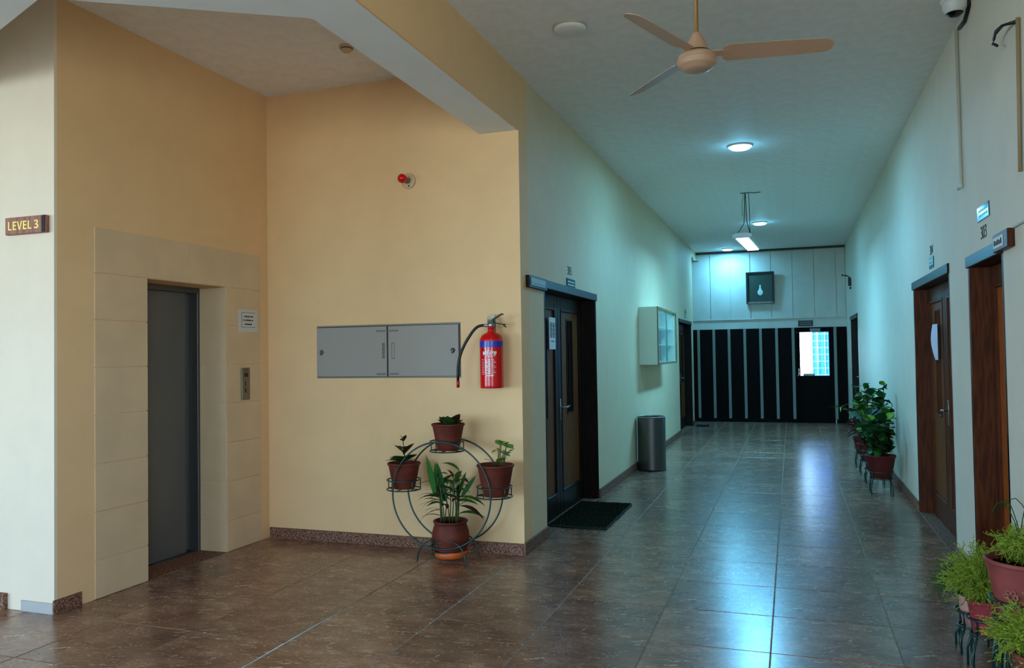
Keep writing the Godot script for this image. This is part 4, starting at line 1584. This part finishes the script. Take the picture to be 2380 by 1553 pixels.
func put_leaf(parent: Node3D, kind: String, m: Material, at: Vector3, dir: Vector3, size: float, roll := 0.0) -> void:
	# leaves turn away from the wall behind their pot
	var tip := parent.position + at + dir.normalized() * size * 1.1
	if tip.x < XL and tip.z < ZA + 0.08:
		dir.z = absf(dir.z)
	if tip.x > XR - 0.06:
		dir.x = -absf(dir.x)
	var o := put_mesh("leaf", leaf_mesh(kind), m, parent)
	var x := dir.normalized()
	var z := x.cross(Vector3.UP)
	if z.length() < 0.05:
		z = Vector3(sin(roll * 7.0), 0, cos(roll * 7.0))
		z = (z - x * z.dot(x))
	z = z.normalized()
	var y := z.cross(x)
	o.transform = Transform3D(Basis(x, y, z).rotated(x, roll) * Basis().scaled(Vector3(size, size, size)), at)


func pot_shape(r: float, h: float, rim := 0.018) -> Array:
	# straight tapering flower pot with a thick rim, open at the top
	var b := r * 0.66
	var pr := []
	for p in [[0.0, 0.0], [b - 0.004, 0.0], [b, 0.004], [lerpf(b, r - 0.008, 0.5), h * 0.45], [r - 0.008, h - rim - 0.004], [r - 0.006, h - rim], [r, h - rim + 0.002], [r + 0.001, h - 0.005], [r - 0.003, h], [r - 0.010, h], [r - 0.013, h - 0.006], [r - 0.02, h - 0.03]]:
		pr.append(Vector2(p[0], p[1]))
	return pr


func potted(label: String, at: Vector3, r: float, h: float, m: Material, group: String, prof: Array = [], soil_drop := 0.025) -> Node3D:
	var t := thing("potted_plant", label, "plant", Transform3D(Basis(), at), group)
	var st := S(true)
	lathe(st, prof if prof.size() else pot_shape(r, h), 36)
	obj("pot", st, m, t)
	st = S(true)
	lathe(st, [Vector2(r - 0.012, h - soil_drop - 0.004), Vector2(r * 0.5, h - soil_drop + 0.004), Vector2(0, h - soil_drop + 0.007)], 24)
	obj("soil", st, M.soil, t)
	return t


func build_ring_stand() -> void:
	var cx := -2.395
	var cy := 0.485
	var R := 0.383
	var zf := -5.27
	var zb := -5.52
	var zc := (zf + zb) / 2
	var r := 0.0062
	var s := thing("plant_stand", "green iron ring-shaped plant stand by the lobby wall corner", "plant stand", Transform3D(Basis(), Vector3(cx, 0, zc)))
	for z in [zf - zc, zb - zc]:
		var st := S(true)
		tube(st, circle_path(Vector3(0, cy, z), R, 72, Vector3.BACK), r, 8, true)
		obj("ring", st, M.green_iron, s)
	for h in [[0.0, 0.792, 0.125], [-0.355, 0.50, 0.125], [0.365, 0.475, 0.128], [0.0, 0.075, 0.128]]:
		var st := S(true)
		var low := Vector3(h[0], h[1], 0)
		tube(st, circle_path(low, h[2], 40), 0.0048, 7, true)
		tube(st, circle_path(low + Vector3(0, 0.07, 0), h[2], 40), 0.0048, 7, true)
		for k in 5:
			var a := TAU * k / 5.0 + 0.6
			var o: Vector3 = Vector3(cos(a), 0, sin(a)) * h[2]
			tube(st, [low + o, low + o + Vector3(0, 0.07, 0)], 0.004, 6)
		tube(st, [low + Vector3(-h[2], 0, 0), low + Vector3(h[2], 0, 0)], 0.004, 6)
		tube(st, [low + Vector3(0, 0, -h[2]), low + Vector3(0, 0, h[2])], 0.004, 6)
		obj("pot_holder", st, M.green_iron, s)
	for sx in [-1.0, 1.0]:
		for z in [0.125, -0.125]:
			var st := S(true)
			var pts := []
			for k in 9:
				var t := k / 8.0
				var a := t * PI / 2
				pts.append(Vector3(sx * (0.06 + 0.13 * sin(a)), 0.006 + 0.16 * cos(a), z))
			pts.append(Vector3(sx * 0.205, 0.0, z))
			tube(st, pts, 0.0055, 7)
			obj("leg", st, M.green_iron, s)
	for p in [Vector3(-0.1, 0.116, 0), Vector3(0.1, 0.116, 0)]:
		var sb := S(true)
		tube(sb, [p + Vector3(0, 0, 0.125), p + Vector3(0, 0, -0.125)], 0.0045, 6)
		obj("cross_bar", sb, M.green_iron, s)

	var grp := "terracotta pots on the ring stand"
	# top pot
	var t := potted("terracotta pot with a small dark leafy tuft on top of the ring stand", Vector3(cx + 0.01, 0.797, zc), 0.122, 0.195, M.terracotta, grp)
	for i in 16:
		var a := i * 2.4
		var up := 0.5 + 0.9 * rng.randf()
		put_leaf(t, "broad", M.leaf_dark if i % 3 else M.leaf_red, Vector3(0.012 + 0.02 * cos(a), 0.172, 0.02 * sin(a)), Vector3(cos(a), up * 1.7, sin(a)), rng.randf_range(0.085, 0.125), rng.randf_range(-0.5, 0.5))
	# left pot
	t = potted("terracotta pot on the left ring with a reddish-tipped leafy shoot", Vector3(cx - 0.352, 0.505, zc), 0.123, 0.192, M.terracotta, grp)
	var st := S(true)
	tube(st, [Vector3(0, 0.16, 0), Vector3(0.005, 0.26, 0), Vector3(-0.008, 0.36, 0.0)], 0.006, 6, false, 0.003)
	obj("stem", st, M.stem_brown, t)
	var L := [[0.19, Vector3(-1, 0.35, 0.3), 0.16, "d"], [0.2, Vector3(-0.9, 0.25, -0.2), 0.14, "r"], [0.2, Vector3(-0.3, 0.5, 0.7), 0.13, "d"], [0.2, Vector3(0.9, 0.7, 0.2), 0.15, "d"], [0.21, Vector3(0.6, 0.4, 0.6), 0.12, "d"], [0.2, Vector3(0.5, 0.2, -0.6), 0.12, "d"], [0.25, Vector3(0.8, 1.2, 0.1), 0.14, "r"], [0.26, Vector3(-0.5, 0.7, 0.2), 0.1, "d"], [0.29, Vector3(0.6, 0.5, 0.3), 0.07, "d"], [0.29, Vector3(-0.6, 0.5, 0.3), 0.06, "d"], [0.35, Vector3(-0.3, 1, 0.3), 0.065, "d"], [0.35, Vector3(0.3, 1, 0.2), 0.06, "r"], [0.35, Vector3(0, 0.6, 0.8), 0.055, "d"], [0.23, Vector3(-0.7, 0.2, 0.6), 0.12, "d"]]
	for l in L:
		put_leaf(t, "broad", M.leaf_dark if l[3] == "d" else M.leaf_red, Vector3(0, l[0], 0), l[1], l[2], rng.randf_range(-0.3, 0.3))
	# right pot
	t = potted("terracotta pot on the right ring with light green rounded leaves", Vector3(cx + 0.375, 0.48, zc), 0.135, 0.225, M.terracotta, grp)
	var heads := [Vector3(0.06, 0.385, 0.03), Vector3(0.085, 0.35, 0.0), Vector3(0.04, 0.335, 0.04), Vector3(0.1, 0.31, 0.03), Vector3(0.055, 0.30, -0.02), Vector3(0.08, 0.275, 0.05), Vector3(0.035, 0.36, -0.01), Vector3(0.095, 0.375, 0.01)]
	st = S(true)
	for h in heads:
		tube(st, [Vector3(h.x * 0.7 + 0.01, 0.19, h.z * 0.3), Vector3(h.x * 0.75, (0.19 + h.y) / 2, h.z * 0.6), h], 0.003, 5)
	tube(st, [Vector3(0.0, 0.2, 0.0), Vector3(-0.03, 0.255, 0.02), Vector3(-0.07, 0.265, 0.03)], 0.002, 5)
	obj("stem", st, M.stem, t)
	var k2 := 0
	for h in heads:
		for q in 2:
			put_leaf(t, "round", M.leaf_light, h, Vector3(0.6 - 0.9 * q + 0.2 * sin(k2), 0.15 + 0.3 * cos(k2 * 2.0), 0.7 * cos(k2 * 1.3)), rng.randf_range(0.055, 0.075), rng.randf_range(-0.4, 0.4))
			k2 += 1
	# belly pot with the tall plant at the bottom
	var prof := []
	for p in [[0, 0], [0.098, 0.0], [0.104, 0.006], [0.118, 0.05], [0.132, 0.10], [0.137, 0.135], [0.133, 0.17], [0.122, 0.205], [0.116, 0.222], [0.118, 0.23], [0.126, 0.236], [0.127, 0.246], [0.12, 0.25], [0.108, 0.248], [0.106, 0.22]]:
		prof.append(Vector2(p[0], p[1]))
	t = potted("bulging terracotta pot with a tall grassy plant at the foot of the ring stand", Vector3(cx + 0.02, 0.04, zc), 0.115, 0.25, M.terracotta, grp, prof)
	st = S(true)
	lathe(st, [Vector2(0, 0), Vector2(0.108, 0.0), Vector2(0.113, 0.004), Vector2(0.126, 0.046), Vector2(0.121, 0.048), Vector2(0.108, 0.01), Vector2(0, 0.008)], 36)
	var sc := obj("pot_saucer", st, M.saucer)
	sc.position = Vector3(cx + 0.02, 0.028, zc)
	tag(sc, "orange saucer under the bulging pot of the ring stand", "saucer")
	st = S(true)
	var tops := []
	for i in 15:
		var a := i * 2.399
		var rr := 0.02 + 0.055 * sqrt(rng.randf())
		var b := Vector3(cos(a) * rr, 0.215, sin(a) * rr)
		var top := b + Vector3(cos(a) * rng.randf_range(-0.03, 0.07), rng.randf_range(0.2, 0.42), sin(a) * 0.05)
		tube(st, [b, (b + top) / 2 + Vector3(0.006, 0, 0), top], 0.0045, 5, false, 0.003)
		tops.append([b, top])
	obj("stem", st, M.stem, t)
	for i in tops.size():
		var b: Vector3 = tops[i][0]
		var top: Vector3 = tops[i][1]
		var a := i * 2.399
		for q in 3:
			var p := b.lerp(top, 0.55 + 0.22 * q)
			var out := Vector3(cos(a + q * 2.1), rng.randf_range(0.5, 1.3), sin(a + q * 2.1))
			put_leaf(t, "arch", [M.leaf_mid, M.leaf_dark, M.leaf_mid, M.leaf_red][(i + q) % 4], p, out, rng.randf_range(0.13, 0.22), rng.randf_range(-0.4, 0.4))
	for sw in [[Vector3(-0.10, 0.43, 0.05), Vector3(-0.2, 1, 0), 0.30, "m"], [Vector3(-0.085, 0.42, 0.02), Vector3(-0.05, 1, 0.1), 0.26, "m"], [Vector3(-0.03, 0.44, 0.02), Vector3(-0.35, 1, 0), 0.24, "d"], [Vector3(0.06, 0.42, 0.0), Vector3(0.35, 1, 0), 0.2, "d"], [Vector3(0.09, 0.42, 0.0), Vector3(0.7, 1, 0), 0.2, "d"], [Vector3(-0.06, 0.38, 0.0), Vector3(-0.1, 1, 0.1), 0.3, "m"], [Vector3(0.03, 0.4, 0.03), Vector3(0.1, 1, 0.1), 0.22, "m"]]:
		put_leaf(t, "sword", {"m": M.leaf_mid, "d": M.leaf_dark, "r": M.leaf_red}[sw[3]], sw[0], sw[1], sw[2], rng.randf_range(-0.3, 0.3) + 1.2)
	for ar in [[Vector3(-0.07, 0.42, 0.05), Vector3(-1, 0.35, 0.1)], [Vector3(-0.06, 0.40, 0.03), Vector3(-1, 0.1, 0.3)], [Vector3(-0.05, 0.37, 0.05), Vector3(-1, 0.5, 0.2)], [Vector3(-0.05, 0.33, 0.04), Vector3(-1, 0.0, 0.2)], [Vector3(0.08, 0.42, 0.02), Vector3(1, 0.3, 0.1)], [Vector3(0.09, 0.36, 0.02), Vector3(1, 0.1, 0.2)], [Vector3(0.07, 0.3, 0.03), Vector3(1, 0.5, 0.1)], [Vector3(-0.06, 0.28, 0.03), Vector3(-1, 0.4, 0.2)], [Vector3(-0.05, 0.5, 0.02), Vector3(-1, 0.6, 0)]]:
		put_leaf(t, "arch", M.leaf_red if rng.randf() < 0.4 else M.leaf_mid, ar[0], ar[1], rng.randf_range(0.17, 0.24), rng.randf_range(-0.3, 0.3))


# low iron bench stand with round pot hoops; local x across, z along the wall
func pot_bench(label: String, T: Transform3D, spots: Array) -> Node3D:
	var s := thing("plant_stand", label, "plant stand", T)
	for p in spots:       # [x, z, height of the lower ring, radius, gap between the rings]
		var low := Vector3(p[0], p[2], p[1])
		var st := S(true)
		tube(st, circle_path(low, p[3], 36), 0.0055, 7, true)
		tube(st, circle_path(low + Vector3(0, p[4], 0), p[3] + 0.012, 36), 0.0055, 7, true)
		for k in 4:
			var a := TAU * k / 4.0 + PI / 4
			var o := Vector3(cos(a), 0, sin(a))
			tube(st, [low + o * p[3], low + o * (p[3] + 0.012) + Vector3(0, p[4], 0)], 0.005, 6)
		tube(st, [low + Vector3(-p[3], 0, 0), low + Vector3(p[3], 0, 0)], 0.0045, 6)
		tube(st, [low + Vector3(0, 0, -p[3]), low + Vector3(0, 0, p[3])], 0.0045, 6)
		obj("pot_hoop", st, M.green_iron, s)
		for k in 2:
			var sx := -1.0 if k == 0 else 1.0
			for sz in [-1.0, 1.0]:
				st = S(true)
				var top := low + Vector3(sx * p[3] * 0.72, 0, sz * p[3] * 0.72)
				var foot := Vector3(top.x + sx * 0.02, 0.0, top.z + sz * 0.02)
				tube(st, [top, top.lerp(foot, 0.5) + Vector3(sx * 0.012, 0, 0), foot], 0.0055, 7)
				obj("leg", st, M.green_iron, s)
		# oval scroll on the corridor side
		st = S(true)
		var pts := []
		for k in 24:
			var a := TAU * k / 24
			pts.append(Vector3(p[0] - p[3] * 0.9, p[2] * 0.5 + p[2] * 0.4 * sin(a), p[1] + 0.03 * cos(a)))
		tube(st, pts, 0.0045, 6, true)
		obj("scroll", st, M.green_iron, s)
	return s


func build_far_plants() -> void:
	pot_bench("dark iron pot bench along the right wall beyond door 304", Transform3D(Basis(), Vector3(0.86, 0, -10.1)), [[-0.02, 1.05, 0.16, 0.11, 0.07], [-0.02, 0.35, 0.16, 0.1, 0.07], [-0.02, -0.35, 0.16, 0.1, 0.07], [-0.02, -1.05, 0.16, 0.1, 0.07]])
	var grp := "leafy pots on the far bench"
	var specs := [
		["big dark red pot with bushy broad leaves, nearest on the far bench", -9.05, 0.15, 0.235, "terracotta_dark", "broad", 230, 0.58, 0.21, 0.15],
		["pot with tall dark upright leaves, second on the far bench", -9.75, 0.125, 0.2, "terracotta_dark", "broad", 190, 0.8, 0.18, 0.15],
		["pot with spreading yellow-green leaves, third on the far bench", -10.45, 0.125, 0.2, "terracotta_dark", "broad", 110, 0.58, 0.24, 0.165],
		["pot with reddish strap leaves, last on the far bench", -11.15, 0.125, 0.2, "terracotta_dark", "arch", 60, 0.6, 0.26, 0.32]]
	for i in specs.size():
		var q: Array = specs[i]
		var at := Vector3(0.84, 0.166, q[1])
		var t := potted(q[0], at, q[2], q[3], M[q[4]], grp)
		var st := S(true)
		var tips := []
		for k in 9:
			var a := k * 2.399
			var rr: float = 0.02 + 0.05 * rng.randf()
			var b := Vector3(cos(a) * rr, q[3] - 0.03, sin(a) * rr)
			var tp := Vector3(clampf(cos(a) * q[8] * rng.randf_range(0.3, 1.0), -0.3, 0.12), q[3] + q[7] * rng.randf_range(0.35, 1.0), sin(a) * q[8] * rng.randf_range(0.3, 1.0))
			tube(st, [b, b.lerp(tp, 0.5) + Vector3(0.01, 0.02, 0), tp], 0.007, 6, false, 0.003)
			tips.append([b, tp])
		obj("stem", st, M.stem_brown, t)
		for k in q[6]:
			var e: Array = tips[k % tips.size()]
			var f := 1.0 if k < 18 else rng.randf_range(0.15, 1.0)
			var p: Vector3 = e[0].lerp(e[1], f)
			var a := rng.randf() * TAU
			var dir := Vector3(cos(a), rng.randf_range(-0.2, 1.3), sin(a))
			if p.x + at.x + dir.x * 0.1 > XR - 0.06:
				dir.x = -absf(dir.x)
			var mm: Material = [M.leaf_dark, M.leaf_deep, M.leaf_mid][rng.randi_range(0, 2)]
			if i == 2 and rng.randf() < 0.45:
				mm = M.leaf_light
			if i == 3:
				mm = M.leaf_red if rng.randf() < 0.6 else M.leaf_dark
			if f == 1.0 and rng.randf() < 0.25:
				mm = M.leaf_light
			put_leaf(t, q[5], mm, p, dir, rng.randf_range(0.45, 0.9) * q[9], rng.randf_range(-1.1, 1.1))


func fine_foliage(t: Node3D, base_y: float, pot_r: float, R: float, H: float, n: int, m: Material, lean := Vector3.ZERO, from := Vector3.ZERO) -> void:
	var st := S(true)
	for i in n:
		var a := rng.randf() * TAU
		var rr := pot_r * 0.8 * sqrt(rng.randf())
		var b := from + Vector3(cos(a) * rr, base_y, sin(a) * rr)
		var spread := R * sqrt(rng.randf())
		var up := H * rng.randf_range(0.35, 1.0) * (1.0 - 0.45 * pow(spread / R, 2.0))
		var tip := from + Vector3(cos(a) * spread, base_y + up, sin(a) * spread) + lean * rng.randf()
		tip.x = minf(tip.x, XR - 0.04 - t.position.x)
		var mid := b.lerp(tip, 0.55) + Vector3(rng.randf_range(-0.015, 0.015), 0.03 + 0.02 * rng.randf(), rng.randf_range(-0.015, 0.015))
		if rng.randf() < 0.25:
			tip.y -= 0.05 + 0.04 * rng.randf()
		var jit := func(q: float) -> Vector3:
			return Vector3(rng.randf_range(-q, q), rng.randf_range(-q, q) * 0.6, rng.randf_range(-q, q))
		var pts := [b, b.lerp(mid, 0.5) + jit.call(0.012), mid, mid.lerp(tip, 0.5) + jit.call(0.02), tip, tip + (tip - mid).normalized() * 0.02 + jit.call(0.025)]
		tube(st, pts, 0.0017, 3, false, 0.0008)
		for k in 20:
			var f := 1.2 + 3.8 * k / 19.5
			var i0 := mini(int(f), 4)
			var p: Vector3 = pts[i0].lerp(pts[i0 + 1], f - i0)
			var d := Vector3(rng.randf_range(-1, 1), rng.randf_range(-0.5, 1), rng.randf_range(-1, 1)).normalized() * rng.randf_range(0.006, 0.012)
			var w := d.cross(Vector3(rng.randf(), rng.randf(), rng.randf())).normalized() * 0.0025
			tri(st, p - w, p + w, p + d)
	var o := obj("foliage", st, m, t)
	o.set_meta("kind", "stuff")


func build_near_plants() -> void:
	pot_bench("green iron pot bench with oval scrolls at the lower right", Transform3D(Basis(), Vector3(0.8, 0, -4.0)), [[0.02, -0.5, 0.12, 0.07, 0.075], [0.02, -0.22, 0.17, 0.068, 0.075], [0.08, 0.22, 0.37, 0.12, 0.09], [0.04, 0.58, 0.17, 0.085, 0.075]])
	var grp := "terracotta pots on the near bench"
	var t := potted("pale pinkish pot at the back of the near bench", Vector3(0.82, 0.126, -4.5), 0.078, 0.15, M.terracotta_pale, grp)
	fine_foliage(t, 0.13, 0.07, 0.16, 0.2, 260, M.leaf_mid, Vector3(-0.05, 0, 0))
	t = potted("small pink terracotta pot with feathery green foliage at the left of the near bench", Vector3(0.82, 0.176, -4.22), 0.086, 0.16, M.terracotta_red, grp)
	fine_foliage(t, 0.14, 0.08, 0.185, 0.28, 640, M.leaf_fern)
	t = potted("large pink terracotta pot with an embossed flower on the near bench", Vector3(0.88, 0.376, -3.78), 0.15, 0.25, M.terracotta_pink, grp)
	fine_foliage(t, 0.22, 0.1, 0.15, 0.18, 380, M.leaf_fern, Vector3(0.05, 0, -0.03), Vector3(0.03, 0, -0.05))
	# embossed flower on the side facing the corridor
	var st := S(true)
	for k in 6:
		var a := TAU * k / 6
		var c := Vector3(-0.05 + 0.018 * cos(a), 0.12 + 0.018 * sin(a), 0)
		var d := Vector2(-0.60, 0.80)
		var rad := 0.131
		var p := Vector3(d.x * rad + c.x * d.y + 0.05 * d.y, c.y, d.y * rad - c.x * d.x - 0.05 * d.x)
		tube(st, circle_path(p, 0.008, 10, Vector3(d.x, 0, d.y)), 0.0022, 5, true)
	obj("emboss", st, plaster(Color(0.70, 0.42, 0.38), 0.9, 0.03, 3.0), t)
	st = S(true)
	for k in 9:
		var a := k * 0.7
		var b := Vector3(0.05 + 0.06 * sin(k * 3.0), 0.23, -0.05 + 0.06 * cos(k * 2.0))
		var pts := []
		for j in 7:
			var f := j / 6.0
			pts.append(b + Vector3(0.13 * f * cos(a), 0.24 * sin(f * 2.2), 0.13 * f * sin(a) - 0.04 * f))
		tube(st, pts, 0.002, 5)
	obj("tendril", st, M.leaf_dark, t)
	t = potted("pink terracotta pot with dense feathery foliage at the lower right corner", Vector3(0.85, 0.176, -3.42), 0.105, 0.19, M.terracotta_pink, grp)
	fine_foliage(t, 0.17, 0.1, 0.19, 0.22, 620, M.leaf_fern)
